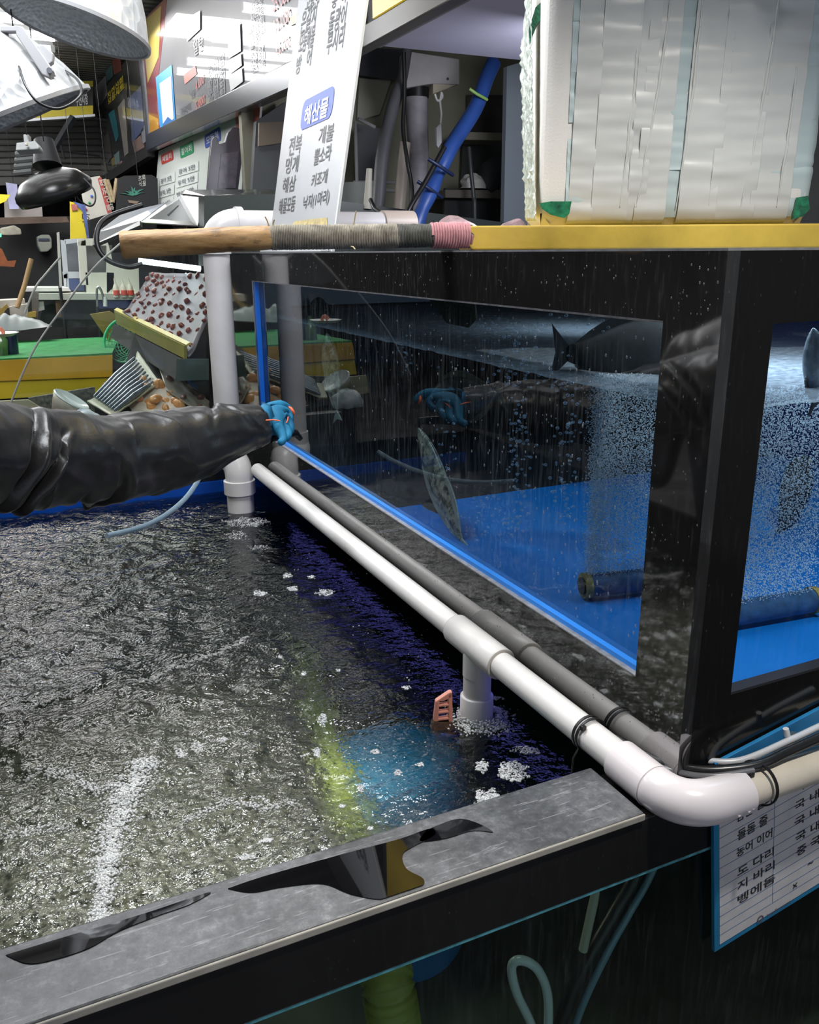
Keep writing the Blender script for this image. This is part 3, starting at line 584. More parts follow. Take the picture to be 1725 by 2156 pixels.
# ------------------------------------------------------------------ white supply pipe along the tank
PX, PZ, PR = -0.030, 0.826, 0.0245
WP = thing('water_pipe', (PX, 0.5, PZ-PR), 'white plastic water pipe running along the glass tank and turning at the near corner', 'pipe')
FYP = -0.050
MB().tube([(PX, 2.06, PZ), (PX, 0.02, PZ)], PR, 28).build('pipe', M_PVC, WP, True)
MB().tube([(0.04, FYP, PZ), (0.98, FYP, PZ)], PR, 28).build('pipe', mat('cream_pvc', (0.66, 0.60, 0.50), 0.32, var=0.15, vscale=12), WP, True)
te = MB().tube([(PX, 0.60, PZ), (PX, 0.598, PZ), (PX, 0.428, PZ), (PX, 0.426, PZ)], [PR+0.004, PR+0.0062, PR+0.0062, PR+0.004], 32); te.tube([(PX, 0.513, PZ), (PX, 0.513, 0.765)], 0.0285, 28).build('tee_fitting', M_PVC, WP, True)
for y in (0.600, 0.426): MB().lathe([(PR+0.0005, -0.0008), (PR+0.005, -0.0008), (PR+0.005, 0.0008), (PR+0.0005, 0.0008)], Matrix.Translation((PX, y, PZ)) @ Matrix.Rotation(math.pi/2, 4, 'X'), 32).build('joint_ring', mat('joint_line', (0.50, 0.47, 0.42), 0.4), WP, True)
MB().tube([(PX, 0.513, 0.768), (PX, 0.513, 0.70)], 0.0272, 28).build('drop_pipe', M_PVC, WP, True)
MB().tube([(PX, 0.513, 0.722), (PX, 0.513, 0.720), (PX, 0.513, 0.655)], [0.0305, 0.0325, 0.0325], 28).build('coupling', M_PVC, WP, True)
v = MB(); P0 = Vector((PX-0.060, 0.50, 0.0))
hx = Vector((-0.707, 0.0, 0)).normalized(); hy = Vector((RT.x, RT.y, 0)).normalized()
def hp(a, z): return Vector((PX, 0.513, z)) + hy*a + Vector((-0.05, -0.035, 0))*0.3
# salmon valve handle : ladder like lever on a hub
v.prism([hp(-0.072, 0.715), hp(-0.045, 0.735), hp(-0.040, 0.735), hp(-0.040, 0.724), hp(-0.058, 0.715)], (0.004, 0.012, 0))
v.prism([hp(-0.072, 0.715), hp(-0.064, 0.718), hp(-0.068, 0.650), hp(-0.078, 0.650)], (0.004, 0.012, 0)); v.prism([hp(-0.048, 0.730), hp(-0.040, 0.735), hp(-0.038, 0.650), hp(-0.046, 0.650)], (0.004, 0.012, 0))
for z in (0.705, 0.690, 0.675, 0.660): v.prism([hp(-0.068, z-0.003), hp(-0.044, z), hp(-0.044, z+0.005), hp(-0.068, z+0.002)], (0.004, 0.011, 0))
v.prism([hp(-0.078, 0.668), hp(-0.038, 0.668), hp(-0.020, 0.650), hp(-0.020, 0.640), hp(-0.080, 0.640)], (0.004, 0.014, 0))
vh = v.build('valve_handle', mat('salmon_plastic', (0.72, 0.30, 0.22), 0.4, var=0.1), WP, bevel=0.0015); vh['label'] = 'salmon pink valve handle with three slots'
M_ELB = mat('elbow_pvc', (0.76, 0.71, 0.72), 0.22, var=0.04)
eb_ = [Vector((PX, 0.085, PZ)), Vector((PX, 0.084, PZ)), Vector((PX, 0.012, PZ)), Vector((PX, 0.011, PZ))]
er = [PR+0.004, PR+0.0068, PR+0.0068, PR+0.0055]
aa = arc((PX, FYP, PZ), (PX, 0.010, PZ), (PX+0.062, FYP, PZ), 12)
eb_ += aa; er += [PR+0.0068]*len(aa); eb_ += [Vector((0.034, FYP, PZ)), Vector((0.073, FYP, PZ)), Vector((0.0745, FYP, PZ))]; er += [PR+0.0068, PR+0.0068, PR+0.004]
MB().tube(eb_, er, 36).build('elbow', M_ELB, WP, True)
MB().lathe([(PR+0.0066, -0.0006), (PR+0.0074, -0.0006), (PR+0.0074, 0.0006), (PR+0.0066, 0.0006)], Matrix.Translation((PX, 0.012, PZ)) @ Matrix.Rotation(math.pi/2, 4, 'X'), 36).build('joint_ring', M_ELB, WP, True)
mk = MB(); q0 = Vector((0.050, FYP-PR-0.0066, PZ-0.004))
for dx, dz, rr in ((-0.010, -0.004, 0.0035), (0.0, 0.003, 0.0040), (0.008, -0.003, 0.0035), (0.004, 0.010, 0.003), (0.015, -0.001, 0.003)):
    mk.lathe([(rr-0.0006, -0.001), (rr, -0.001), (rr, 0.001), (rr-0.0006, 0.001)], Matrix.Translation(q0+Vector((dx, 0.001+abs(dz)*0.12, dz))) @ Matrix.Rotation(math.pi/2, 4, 'X'), 18)
t1 = text('KS', q0+Vector((-0.002, 0.0009, 0.0015)), q0+Vector((0.002, 0.0009, 0.0015)), 0.003, (0, 0, 1), None, None, None, off=0.001); mk._add(t1.v, t1.f)
mk.build('embossed_marks', M_ELB, WP)
c = []; r = []
for _ in range(1000):
    q = random.random()*6.283; k = abs(random.gauss(0, 1)); rad = 0.030+0.016*k; p = Vector((PX+rad*math.cos(q)+0.006, 0.513+rad*math.sin(q)-0.012, WZ+0.016*max(0, 1-k*0.6)*random.random()))
    c.append(tuple(p)); r.append(random.uniform(0.0010, 0.0027))
tag(spheres(c, r, (1, 1, 0.8)).build('foam', M_FOAM, None, True), 'mound of bubbles around the pipe outlet with the salmon valve', 'foam', kind='stuff')
# cables and ties
def dpath(pts, n=8): return smooth_path([at(x, y, d=d) for x, y, d in pts], n)
cb = [(1236, 1546, 1.385), (1290, 1552, 1.335), (1340, 1580, 1.285), (1400, 1606, 1.235), (1480, 1622, 1.205), (1590, 1612, 1.200), (1660, 1582, 1.222), (1725, 1553, 1.243), (1800, 1520, 1.265)]
tag(MB().tube(dpath(cb), 0.0072, 14).build('power_cable', mat('black_cable', (0.016, 0.016, 0.018), 0.3), None, True), 'thick black cable strapped along the top of the white pipe corner', 'cable')
cb2 = [(1290, 1540, 1.345), (1350, 1562, 1.295), (1400, 1588, 1.26), (1480, 1601, 1.235), (1560, 1601, 1.225), (1660, 1560, 1.245), (1725, 1530, 1.262), (1800, 1497, 1.285)]
tag(MB().tube(dpath(cb2), 0.0050, 12).build('air_tube', mat('white_cable', (0.62, 0.64, 0.68), 0.3), None, True), 'white tube beside the black cable at the pipe corner', 'cable')
cb3 = [(1275, 1552, 1.335), (1330, 1590, 1.275), (1400, 1618, 1.225), (1490, 1634, 1.19), (1588, 1622, 1.190)]
tag(MB().tube(dpath(cb3), 0.0042, 12).build('power_cable', mat('grey_cable', (0.13, 0.13, 0.14), 0.3), None, True), 'thin dark grey cable under the thick black cable', 'cable')
cb4 = [(1300, 1540, 1.36), (1318, 1512, 1.375), (1345, 1508, 1.375), (1378, 1535, 1.34), (1400, 1560, 1.30), (1425, 1585, 1.265)]
tag(MB().tube(dpath(cb4), 0.0042, 12).build('power_cable', M_RUB, None, True), 'thin black cable looping up against the black tank corner', 'cable')
def tie(c, axis, r, label, turns=1, tail=None):
    t = thing('cable_tie', c, label, 'cable tie', None); z = Vector(axis).normalized(); M = Matrix.Translation(c) @ z.to_track_quat('Z', 'Y').to_matrix().to_4x4()
    mb = MB()
    for k in range(turns): mb.lathe([(r, -0.0022+0.0085*k), (r+0.0022, -0.0022+0.0085*k), (r+0.0022, 0.0022+0.0085*k), (r, 0.0022+0.0085*k), (r, -0.0022+0.0085*k)], M, 36)
    mb.build('strap', M_RUB, t, True)
    if tail: MB().tube([Vector(c)+Vector(p) for p in tail], 0.0018, 8).build('tail', M_RUB, t, True)
    hd = Vector(c)+Vector((-r*0.7, -0.004, r*0.72)); MB().box(tuple(hd-Vector((0.004, 0.004, 0.004))), tuple(hd+Vector((0.004, 0.004, 0.004)))).build('lock', M_RUB, t, bevel=0.001)
tie(Vector((PX, 0.158, PZ+0.002)), (0, 1, 0), PR+0.0022, 'double black cable tie around the long white pipe', 2, [(-0.02, 0.0, -0.016), (-0.034, -0.004, -0.03), (-0.036, -0.006, -0.055), (-0.04, -0.01, -0.08)])
tie(Vector((0.104, FYP, PZ+0.004)), (1, 0.1, 0), PR+0.006, 'black cable tie around the cream pipe and cables right of the elbow', 1)
# blue board and suction cup against the tank front
tag(MB().slab([(1500, 1604), (1725, 1486), (1900, 1400), (1900, 1540), (1725, 1575), (1600, 1625), (1500, 1640)], -0.006, Y=-0.003).build('plastic_board', mat('blue_board', (0.02, 0.22, 0.50), 0.4, var=0.2, vscale=20), None, bevel=0.001), 'blue plastic board leaning against the tank front behind the cream pipe', 'board')
sc = thing('suction_cup', at(1658, 1552, Y=-0.012), 'clear suction cup with a white peg on the blue board', 'suction cup')
Ms = Matrix.Translation(at(1664, 1560, Y=-0.012)) @ Matrix.Rotation(math.pi/2, 4, 'X')
MB().lathe([(0.016, 0), (0.014, 0.004), (0.007, 0.008), (0.006, 0.013), (0.0, 0.014)], Ms, 24).build('cup', mat('clear_rubber', (0.10, 0.13, 0.15), 0.15, alpha=0.75), sc, True)
MB().tube([at(1662, 1562, Y=-0.026), at(1657, 1546, Y=-0.026), at(1655, 1534, Y=-0.025)], [0.0035, 0.0048, 0.0042], 12).build('peg', M_WHITE, sc, True)
# handwritten notice on the tank front
YN = LY0-0.010
NB = thing('notice_board', at(1600, 1900, Y=YN), 'white ruled notice with handwriting and blue border hung under the cream pipe', 'notice')
P = lambda px, py, y=YN: at(px, py, Y=y)
bl_, tl_ = P(1505, 2005), P(1503, 1690); u_ = (P(1725, 1868)-bl_); u_ = u_.normalized(); tr_ = tl_+u_*0.42; br_ = bl_+u_*0.42
MB().prism([bl_, br_, tr_, tl_], (0, 0.006, 0)).build('backing', mat('blue_border', (0.02, 0.23, 0.44), 0.45, var=0.2), NB)
upn = (tl_-bl_).normalized(); ins = 0.010
s0 = bl_+u_*ins+upn*ins; s1 = s0+u_*0.40; shh = (tl_-bl_).length-2*ins+0.02
Vn = Vector((0, -0.0008, 0))
MB().prism([s0+Vn, s1+Vn, s1+upn*shh+Vn, s0+upn*shh+Vn], (0, 0.0008, 0)).build('sheet', mat('notice_paper', (0.66, 0.64, 0.64), 0.4, var=0.12, vscale=30), NB)
rl = MB(); Vr = Vector((0, -0.0011, 0))
for k in range(1, 15):
    a = s0+upn*(0.0185*k)+Vr; rl.prism([a, a+u_*0.40, a+u_*0.40+upn*0.0008, a+upn*0.0008], (0, 0.0002, 0))
a = s0+u_*0.108+Vr+upn*0.02; rl.prism([a, a+u_*0.0009, a+u_*0.0009+upn*(shh-0.02), a+upn*(shh-0.02)], (0, 0.0002, 0))
rl.build('ruled_lines', mat('blue_ink', (0.08, 0.16, 0.33), 0.5), NB)
M_MARK = mat('marker_ink', (0.03, 0.03, 0.035), 0.5)
def notew(body, px, py, w, h):
    p = P(px, py)+Vn; uu = (u_+upn*0.02).normalized(); text(body, p, p+uu*w, h, upn, 'handwriting', M_MARK, NB, 0.0006, 0.012)
for body, px, py, w, h in (('참돔 벌리', 1550, 1732, 0.070, 0.018), ('돌돔 줄', 1552, 1770, 0.060, 0.018), ('농어 이어', 1550, 1806, 0.072, 0.018), ('도 다리', 1552, 1846, 0.074, 0.017), ('지 바리', 1552, 1876, 0.076, 0.017), ('벵에돔', 1552, 1905, 0.078, 0.018),
        ('국 기 기', 1672, 1672, 0.085, 0.017), ('국 내 산', 1672, 1708, 0.085, 0.017), ('국 내 산', 1672, 1742, 0.085, 0.017), ('국 내 산', 1674, 1774, 0.085, 0.017), ('중 국', 1676, 1804, 0.052, 0.017), ('~', 1700, 1822, 0.012, 0.004), ('×', 1668, 1872, 0.010, 0.010)):
    notew(body, px, py, w, h)
p = P(1600, 1934)+Vector((0, -0.0012, 0))
MB().lathe([(0.0045, 0), (0.0068, 0), (0.0068, 0.0005), (0.0045, 0.0005), (0.0045, 0)], Matrix.Translation(p) @ Matrix.Rotation(math.pi/2, 4, 'X'), 24).build('printed_mark', mat('faded_print', (0.12, 0.10, 0.12), 0.5), NB)
text('InoSuwon', P(1614, 1930)+Vn, P(1614, 1930)+Vn+u_*0.052, 0.006, upn, 'printed_mark', mat('faded_print', (0.12, 0.10, 0.12), 0.5), NB, 0.0006)
# ------------------------------------------------------------------ grey standpipe at the far end
SP = thing('standpipe', (-0.10, 2.15, 0.66), 'thick pale grey upright pipe with elbows emptying into the far end of the pool', 'pipe')
sx, sy = -0.100, 2.16; SR = 0.0435
hz_ = at(640, 470, Y=sy).z - 0.004
pth = [(sx, sy, 0.90), (sx, sy, hz_-0.085)]
MB().tube(pth, SR, 32).build('pipe', M_PVC2, SP, True)
ap = arc((sx, sy, hz_), (sx, sy, hz_-0.085), (sx+0.085, sy, hz_), 12)
MB().tube([(sx, sy, hz_-0.095)]+ap, SR+0.006, 32).build('elbow', M_PVC2, SP, True)
MB().tube([(sx+0.07, sy, hz_), (sx+0.092, sy, hz_)], SR+0.011, 32).build('collar', M_PVC2, SP, True)
MB().tube([(sx+0.085, sy, hz_), (0.62, sy, hz_)], SR, 32).build('pipe', M_PVC2, SP, True)
MB().tube([(0.50, sy, hz_), (0.62, sy, hz_)], SR+0.006, 32).build('collar', mat('cream_fitting', (0.62, 0.52, 0.44), 0.4), SP, True)
lo = [(sx, sy, 0.93), (sx, sy, 0.885), (sx-0.004, sy-0.004, 0.865), (sx+0.012, sy-0.03, 0.84), (sx+0.016, sy-0.045, 0.81), (sx+0.016, sy-0.045, 0.77)]
MB().tube(smooth_path(lo, 5), SR+0.005, 32).build('elbow', M_PVC, SP, True)
bx, by = sx+0.016, sy-0.045
MB().tube([(bx, by, 0.786), (bx, by, 0.784), (bx, by, 0.737), (bx, by, 0.735)], [SR+0.006, SR+0.0115, SR+0.0115, SR+0.006], 32).build('coupling', M_PVC, SP, True)
MB().tube([(bx, by, 0.76), (bx, by, 0.667)], SR+0.0035, 32).build('outlet', M_PVC, SP, True)
tag(MB().tube(smooth_path([at(425, 992, Y=1.80), at(412, 1020, Y=1.74), at(385, 1055, Y=1.66), at(340, 1090, Y=1.58), at(290, 1112, Y=1.52), at(225, 1128, Y=1.46)], 8), 0.0075, 12).build('air_tube', mat('clear_hose', (0.30, 0.42, 0.50), 0.08, alpha=0.7), None, True), 'clear curved air tube dipping from under the sleeve into the pool', 'tube')
# ------------------------------------------------------------------ yellow pan with lashed wooden handle, on the tank top
O = at(972, 524, d=1.605); O.z = ZT+0.0035
ang = math.radians(-26); U = Vector((math.cos(ang), math.sin(ang), 0)); V = Vector((-math.sin(ang), math.cos(ang), 0)); Zv = Vector((0, 0, 1))
SCP = thing('yellow_pan', O+U*0.35+V*0.2, 'shallow yellow plastic pan with a lashed wooden handle lying on the tank top', 'pan')
def loc(u, v, z): return O+U*u+V*v+Zv*z
M_YEL = mat('dirty_yellow', (0.62, 0.42, 0.06), 0.35, var=0.35, vscale=7, bump=0.1, bscale=120)
PWID, PDEP, PHT = 0.80, 0.50, 0.043
m = MB(); tp = 0.012
ob = [loc(0.02, 0.004, 0), loc(PWID-0.02, 0.004, 0), loc(PWID-0.02, PDEP, 0), loc(0.02, PDEP, 0)]
ot = [loc(-0.012, -tp*0, PHT), loc(PWID, 0, PHT), loc(PWID, PDEP+tp, PHT), loc(-0.012, PDEP+tp, PHT)]
it = [loc(-0.006, 0.006, PHT), loc(PWID-0.006, 0.006, PHT), loc(PWID-0.006, PDEP, PHT), loc(-0.006, PDEP, PHT)]
ib = [loc(0.026, 0.012, 0.005), loc(PWID-0.026, 0.012, 0.005), loc(PWID-0.026, PDEP-0.01, 0.005), loc(0.026, PDEP-0.01, 0.005)]
m._add(ob+ot+it+ib, [(0, 3, 2, 1)]+[(i, (i+1) % 4, 4+(i+1) % 4, 4+i) for i in range(4)]+[(4+i, 4+(i+1) % 4, 8+(i+1) % 4, 8+i) for i in range(4)]+[(8+i, 8+(i+1) % 4, 12+(i+1) % 4, 12+i) for i in range(4)]+[(12, 13, 14, 15)])
m.build('pan', M_YEL, SCP, bevel=0.003)
h1 = loc(0.02, 0.02, 0.027); h0 = at(255, 516, d=1.50); hm = at(570, 500, d=1.555)
def rad_stick(t): return 0.0245+0.0015*t
pts = [h0.lerp(hm, k/14) for k in range(15)]
hb = MB(); n = len(pts); seg = 28
ax = (hm-h0).normalized(); nx_ = ax.cross(Zv).normalized(); ny_ = nx_.cross(ax)
for i in range(61):
    t = i/60; p = h0.lerp(hm, t); r0 = 0.0255-0.003*t
    if i == 0: r0 *= 0.93
    for j in range(seg):
        q = 2*math.pi*j/seg; rr = r0*(1+0.05*noise.noise(Vector((t*5, math.cos(q)*1.3, math.sin(q)*1.3)))+0.03*noise.noise(Vector((t*22, math.cos(q)*3, math.sin(q)*3))))
        hb.v.append(tuple(p+nx_*(rr*math.cos(q))+ny_*(rr*math.sin(q)*0.93)))
for i in range(60):
    for j in range(seg): hb.f.append((i*seg+j, i*seg+(j+1) % seg, (i+1)*seg+(j+1) % seg, (i+1)*seg+j))
hb.f.append(tuple(range(seg))[::-1]); hb.f.append(tuple(60*seg+j for j in range(seg)))
def woodmat():
    m, nt, b = newmat('weathered_wood'); tc = nt.add('ShaderNodeTexCoord'); mp = nt.add('ShaderNodeMapping'); nt.link(tc.outputs['Object'], mp.inputs[0])
    mp.inputs['Rotation'].default_value = (0, 0, -math.atan2(ax.y, ax.x)); mp.inputs['Scale'].default_value = (3.5, 26, 26)
    f = noise_n(nt, mp.outputs[0], 2.2, 6, 0.65)
    mp2 = nt.add('ShaderNodeMapping'); nt.link(tc.outputs['Object'], mp2.inputs[0]); mp2.inputs['Rotation'].default_value = (0, 0, -math.atan2(ax.y, ax.x)); mp2.inputs['Scale'].default_value = (10, 30, 30)
    g = noise_n(nt, mp2.outputs[0], 1.6, 5, 0.7)
    a = ramp(nt, f, [(0.30, (0.20, 0.095, 0.03)), (0.50, (0.48, 0.27, 0.10)), (0.75, (0.64, 0.42, 0.20))]); c = ramp(nt, g, [(0.30, 0.10), (0.46, 1.0)])
    mx = nt.add('ShaderNodeMixRGB', blend_type='MULTIPLY'); mx.inputs[0].default_value = 0.85; nt.link(a, mx.inputs[1]); nt.link(c, mx.inputs[2]); nt.link(mx.outputs[0], b.inputs['Base Color']); b.inputs['Roughness'].default_value = 0.55
    bp = nt.add('ShaderNodeBump'); bp.inputs['Strength'].default_value = 0.5; bp.inputs['Distance'].default_value = 0.004; nt.link(f, bp.inputs['Height']); nt.link(bp.outputs[0], b.inputs['Normal']); return m
hd = hb.build('wooden_handle', woodmat(), SCP, True); hd['label'] = 'bare wooden handle end with a dark knot'
kp = at(505, 499, d=1.53); MB().ball(kp, (0.011, 0.006, 0.0045)).build('knot', mat('wood_knot', (0.05, 0.02, 0.008), 0.6), hd, True)
# the bound half of the handle: a core, then close turns of grey twine and of pink twine
ax2 = (h1-hm).normalized()
MB().tube([hm-ax2*0.004, h1], [0.021, 0.019], 24).build('core', mat('wrapped_core', (0.10, 0.09, 0.08), 0.8, var=0.5, vscale=60), SCP, True)
def wrap(name, a, b, r0, r1, tr, m, label, jit=0.0006):
    d = (b-a); L = d.length; d.normalize(); n1 = d.cross(Zv).normalized(); n2 = n1.cross(d); turns = int(L/(tr*1.9)); pts = []
    for k in range(turns*14+1):
        t = k/(turns*14); q = 2*math.pi*k/14; r = r0+(r1-r0)*t+random.uniform(-jit, jit); pts.append(a+d*(L*t)+n1*(r*math.cos(q))+n2*(r*math.sin(q)))
    o = MB().tube(pts, tr, 6).build(name, m, SCP, True); o['label'] = label
Lh = (h1-hm).length
wrap('cord_binding', hm, hm+ax2*Lh*0.62, 0.0215, 0.0205, 0.0016, mat('grey_twine', (0.30, 0.27, 0.22), 0.9, var=0.55, vscale=45), 'dirty grey twine wound around the handle')
wrap('cord_binding', hm+ax2*Lh*0.62, hm+ax2*Lh*0.80, 0.0205, 0.0200, 0.0015, mat('dark_twine', (0.10, 0.10, 0.09), 0.9, var=0.55, vscale=45), 'dark fishing line wound around the handle')
wrap('cord_binding', hm+ax2*Lh*0.79, h1-ax2*0.004, 0.0218, 0.0225, 0.0026, mat('pink_twine', (0.52, 0.25, 0.27), 0.85, var=0.3, vscale=50), 'pink twine lashing at the pan')
for px, py, a_, b_ in ((566, 470, -8, -14), (574, 474, 4, -12), (745, 470, 5, -26), (740, 515, 8, 10)):
    MB().tube([at(px, py+4, d=1.545), at(px+a_*0.5, py+b_*0.5, d=1.54), at(px+a_, py+b_, d=1.535)], 0.0012, 6).build('loose_end', mat('straw_twine', (0.50, 0.40, 0.24), 0.9), SCP, True)
# ------------------------------------------------------------------ taped styrofoam box on the pan
BO = at(1135, 462, d=1.66)
bo = Vector((BO.x, BO.y, ZT+0.0035+PHT+0.003)); BWd, BDp, BHt = 0.515, 0.36, 0.52
ang2 = math.radians(-28); U2 = Vector((math.cos(ang2), math.sin(ang2), 0)); V2 = Vector((-math.sin(ang2), math.cos(ang2), 0))
BX = thing('styrofoam_box', bo+U2*BWd/2+V2*BDp/2, 'big styrofoam box bound in pale grey tape standing on the yellow pan', 'box')
def bl(u, v, z): return bo+U2*u+V2*v+Zv*z
def corner(u, v, w, d, r):
    # point of a rounded rectangle
    cu = min(max(u, r), w-r); cv = min(max(v, r), d-r); du, dv = u-cu, v-cv; L = math.hypot(du, dv)
    if L > r > 0: du, dv = du*r/L, dv*r/L
    return cu+du, cv+dv
def skin(off, z0, z1, amp, s0=0.0, s1=1.0, nz=70, nu=220, seed=0, lean=0.0):
    """a sheet running round the box sides from perimeter share s0 to s1"""
    per = 2*(BWd+BDp)
    def f(a, b):
        s = ((s0+(s1-s0)*b)+lean*(a-0.5)) % 1.0*per; z = z0+(z1-z0)*a
        if s < BWd: u, v, nu_, nv_ = s, 0, 0, -1
        elif s < BWd+BDp: u, v, nu_, nv_ = BWd, s-BWd, 1, 0
        elif s < 2*BWd+BDp: u, v, nu_, nv_ = BWd-(s-BWd-BDp), BDp, 0, 1
        else: u, v, nu_, nv_ = 0, BDp-(s-2*BWd-BDp), -1, 0
        u2, v2 = corner(u, v, BWd, BDp, 0.022)
        w = amp*(noise.noise(Vector((s*3.2+seed, z*26, seed*3.1)))+0.6*noise.noise(Vector((s*9+z*6+seed, z*60, 5.0)))+0.5*noise.noise(Vector((s*22, z*8, 9+seed))))
        # tuck in under the bottom edge
        e = max(0, (0.03-z)/0.03); tuck = 0.022*(1-math.sqrt(max(0, 1-e*e)))
        k = off+w
        return bl(u2+nu_*(k-tuck), v2+nv_*(k-tuck), z)
    return MB().grid(f, nz, nu)
per = 2*(BWd+BDp)
M_EPS = mat('styrofoam', (0.70, 0.68, 0.64), 0.7, bump=0.2, bscale=260)
M_TAPE = mat('pale_grey_tape', (0.56, 0.57, 0.545), 0.32, var=0.10, vscale=5, sss=0)
M_TAPE2 = mat('bluish_tape', (0.46, 0.55, 0.55), 0.32, var=0.12, vscale=6)
m = skin(0.0, 0.0, BHt, 0.0006, 0, 1, 24, 160); m.prism([bl(0.02, 0.02, 0.004), bl(BWd-0.02, 0.02, 0.004), bl(BWd-0.02, BDp-0.02, 0.004), bl(0.02, BDp-0.02, 0.004)], (0, 0, 0.01)); m.prism([bl(0, 0, BHt-0.01), bl(BWd, 0, BHt-0.01), bl(BWd, BDp, BHt-0.01), bl(0, BDp, BHt-0.01)], (0, 0, 0.01))
m.build('foam_body', M_EPS, BX, True)
# horizontal bluish windings, then vertical grey strips over the front
for k in range(6):
    o = skin(0.0012+0.0002*(k % 2), 0.012+0.085*k, 0.012+0.085*k+0.088, 0.0030, 0.028, 0.30, 26, 200, seed=k*1.7).build('tape_band', M_TAPE2, BX, True); o['label'] = 'bluish tape wound sideways round the box'
fw = BWd/per
fr_ = [(0.115, 0.205, 0.10), (0.20, 0.335, 0.30), (0.33, 0.40, -0.1), (0.36, 0.475, -0.15), (0.52, 0.66, 0.1), (0.63, 0.80, 0.2), (0.78, 0.925, 0.15)]
for k, (a, b, sd) in enumerate(fr_):
    skin(0.0055+0.0008*(k % 3), 0.0, BHt-0.002, 0.0036, a*fw, b*fw, 110, 60, seed=11+k*2.3, lean=0.006).build('tape_strip', M_TAPE, BX, True, solid=0.0006)
# folds standing up where the tape creased
for px0, px1, off in ((1352, 1306, 0), (1412, 1340, 0), (1480, 1424, 0), (1640, 1560, 0), (1678, 1636, 140)):
    pp = []; k = 26
    for i in range(k+1):
        t = i/k; py = off+t*(435-off); px = px0+(px1-px0)*(t**1.2)+2.5*noise.noise(Vector((t*6, px0, 0))); p = hit(px, py, bl(0, -0.0075, 0), V2); pp.append(p)
    MB().tube(pp, [0.0008+0.0021*math.sin(math.pi*(0.08+0.9*i/k))*(0.7+0.6*abs(noise.noise(Vector((i*0.35, px0, 2))))) for i in range(k+1)], 8).build('tape_fold', M_TAPE, BX, True)
M_GRN = mat('green_film', (0.005, 0.16, 0.07), 0.18, var=0.7, vscale=70, bump=0.6, bscale=90)
for pts in ([(1136, 428), (1160, 424), (1204, 424), (1199, 450), (1188, 459), (1160, 452), (1142, 440)], [(1678, 416), (1702, 412), (1706, 440), (1692, 455), (1668, 462)]):
    a = [hit(x, y, bl(0, -0.0075, 0), V2) for x, y in pts]; q = MB().prism(a, V2*0.004).build('film_patch', M_GRN, BX); q['label'] = 'green film showing at a bottom corner'
q = MB().slab([(1114, 60), (1128, 15), (1145, 0), (1150, 22), (1130, 55), (1116, 90)], 0.006, d=1.66).build('film_patch', M_GRN, BX); q['label'] = 'green film showing at the upper left edge'
# crinkled clear wrap hanging over the left side
def wrapfn(a, b):
    px = 1098+10*(1-a)**2+30*b+ (14 if a > 0.72 else 0)*(a-0.72)/0.28*(1-b); py = -20+a*0+ (1-a)*485
    p = at(px-8*b, py, d=1.74-0.085*b); return p+U2*(-0.004*abs(noise.noise(Vector((a*30, b*9, 1))))*2)
MB().grid(wrapfn, 60, 14).build('plastic_wrap', mat('crinkled_wrap', (0.52, 0.58, 0.52), 0.18, var=0.35, vscale=60, bump=0.7, bscale=70), BX, True, solid=0.001)
MB().slab([(1118, 166), (1122, 164), (1123, 169), (1119, 171)], 0.003, d=1.65).build('sticker_spot', M_WHITE, BX)
# ------------------------------------------------------------------ leaning price board
PB = thing('price_board', (0.08, 1.6, ZT), 'tall white leaning price board with black lettering behind the wooden handle', 'sign')
leanv = Vector((0.185, 0, 1)).normalized(); ydir = Vector((0, -1, 0)); nrm = ydir.cross(leanv).normalized()
pb0 = Vector((0.045, 1.6, ZT+0.0035))
def pbh(px, py): return hit(px, py, pb0, nrm)
yF, yN = pbh(566, 523).y, pbh(701, 500).y
h_top = 0.95
a = pb0.copy(); a.y = yF; b = pb0.copy(); b.y = yN
MB().prism([a, b, b+leanv*h_top, a+leanv*h_top], -nrm*0.006).build('panel', mat('white_sign_board', (0.40, 0.41, 0.425), 0.45, var=0.05, vscale=3), PB, bevel=0.001)
MB().prism([b+nrm*0.0005, b+Vector((0, -0.010, 0))+nrm*0.0005, b+Vector((0, -0.010, 0))+leanv*h_top, b+leanv*h_top], -nrm*0.007).build('edge_trim', mat('sign_edge', (0.72, 0.73, 0.75), 0.3), PB)
MB().box((0.02, yN+0.015, ZT+0.0032), (0.045, yF+0.01, ZT+0.0165)).build('foot', M_WHITE, PB, bevel=0.002)
def ptext(body, pl, pr, top, m=M_INK, par=PB, name='lettering', bold=0.012):
    L = pbh(*pl); R = pbh(*pr); T = pbh(pl[0], top); h = (T-L).dot(leanv); text(body, L, R, h, leanv, name, m, par, 0.0012, bold)
for body, pl, pr, top in (('낙지(1마리)', (637, 446), (692, 432), 414), ('키조개', (655, 396), (688, 385), 368), ('뿔소라', (660, 350), (696, 338), 316), ('개불', (670, 305), (701, 296), 270),
        ('해물모둠', (586, 452), (620, 445), 420), ('해삼', (594, 408), (621, 402), 376), ('멍게', (600, 368), (627, 362), 334), ('전복', (607, 330), (633, 322), 292),
        ('부시리', (686, 118), (722, 100), 72), ('돌광어', (690, 76), (726, 56), 30), ('농  어', (698, 20), (728, 6), -8), ('방   어', (622, 160), (654, 138), 124), ('모둠해물', (628, 116), (660, 98), 74), ('은갈치', (632, 74), (664, 52), 30), ('고등어', (642, 26), (672, 6), -4)):
    ptext(body, pl, pr, top)
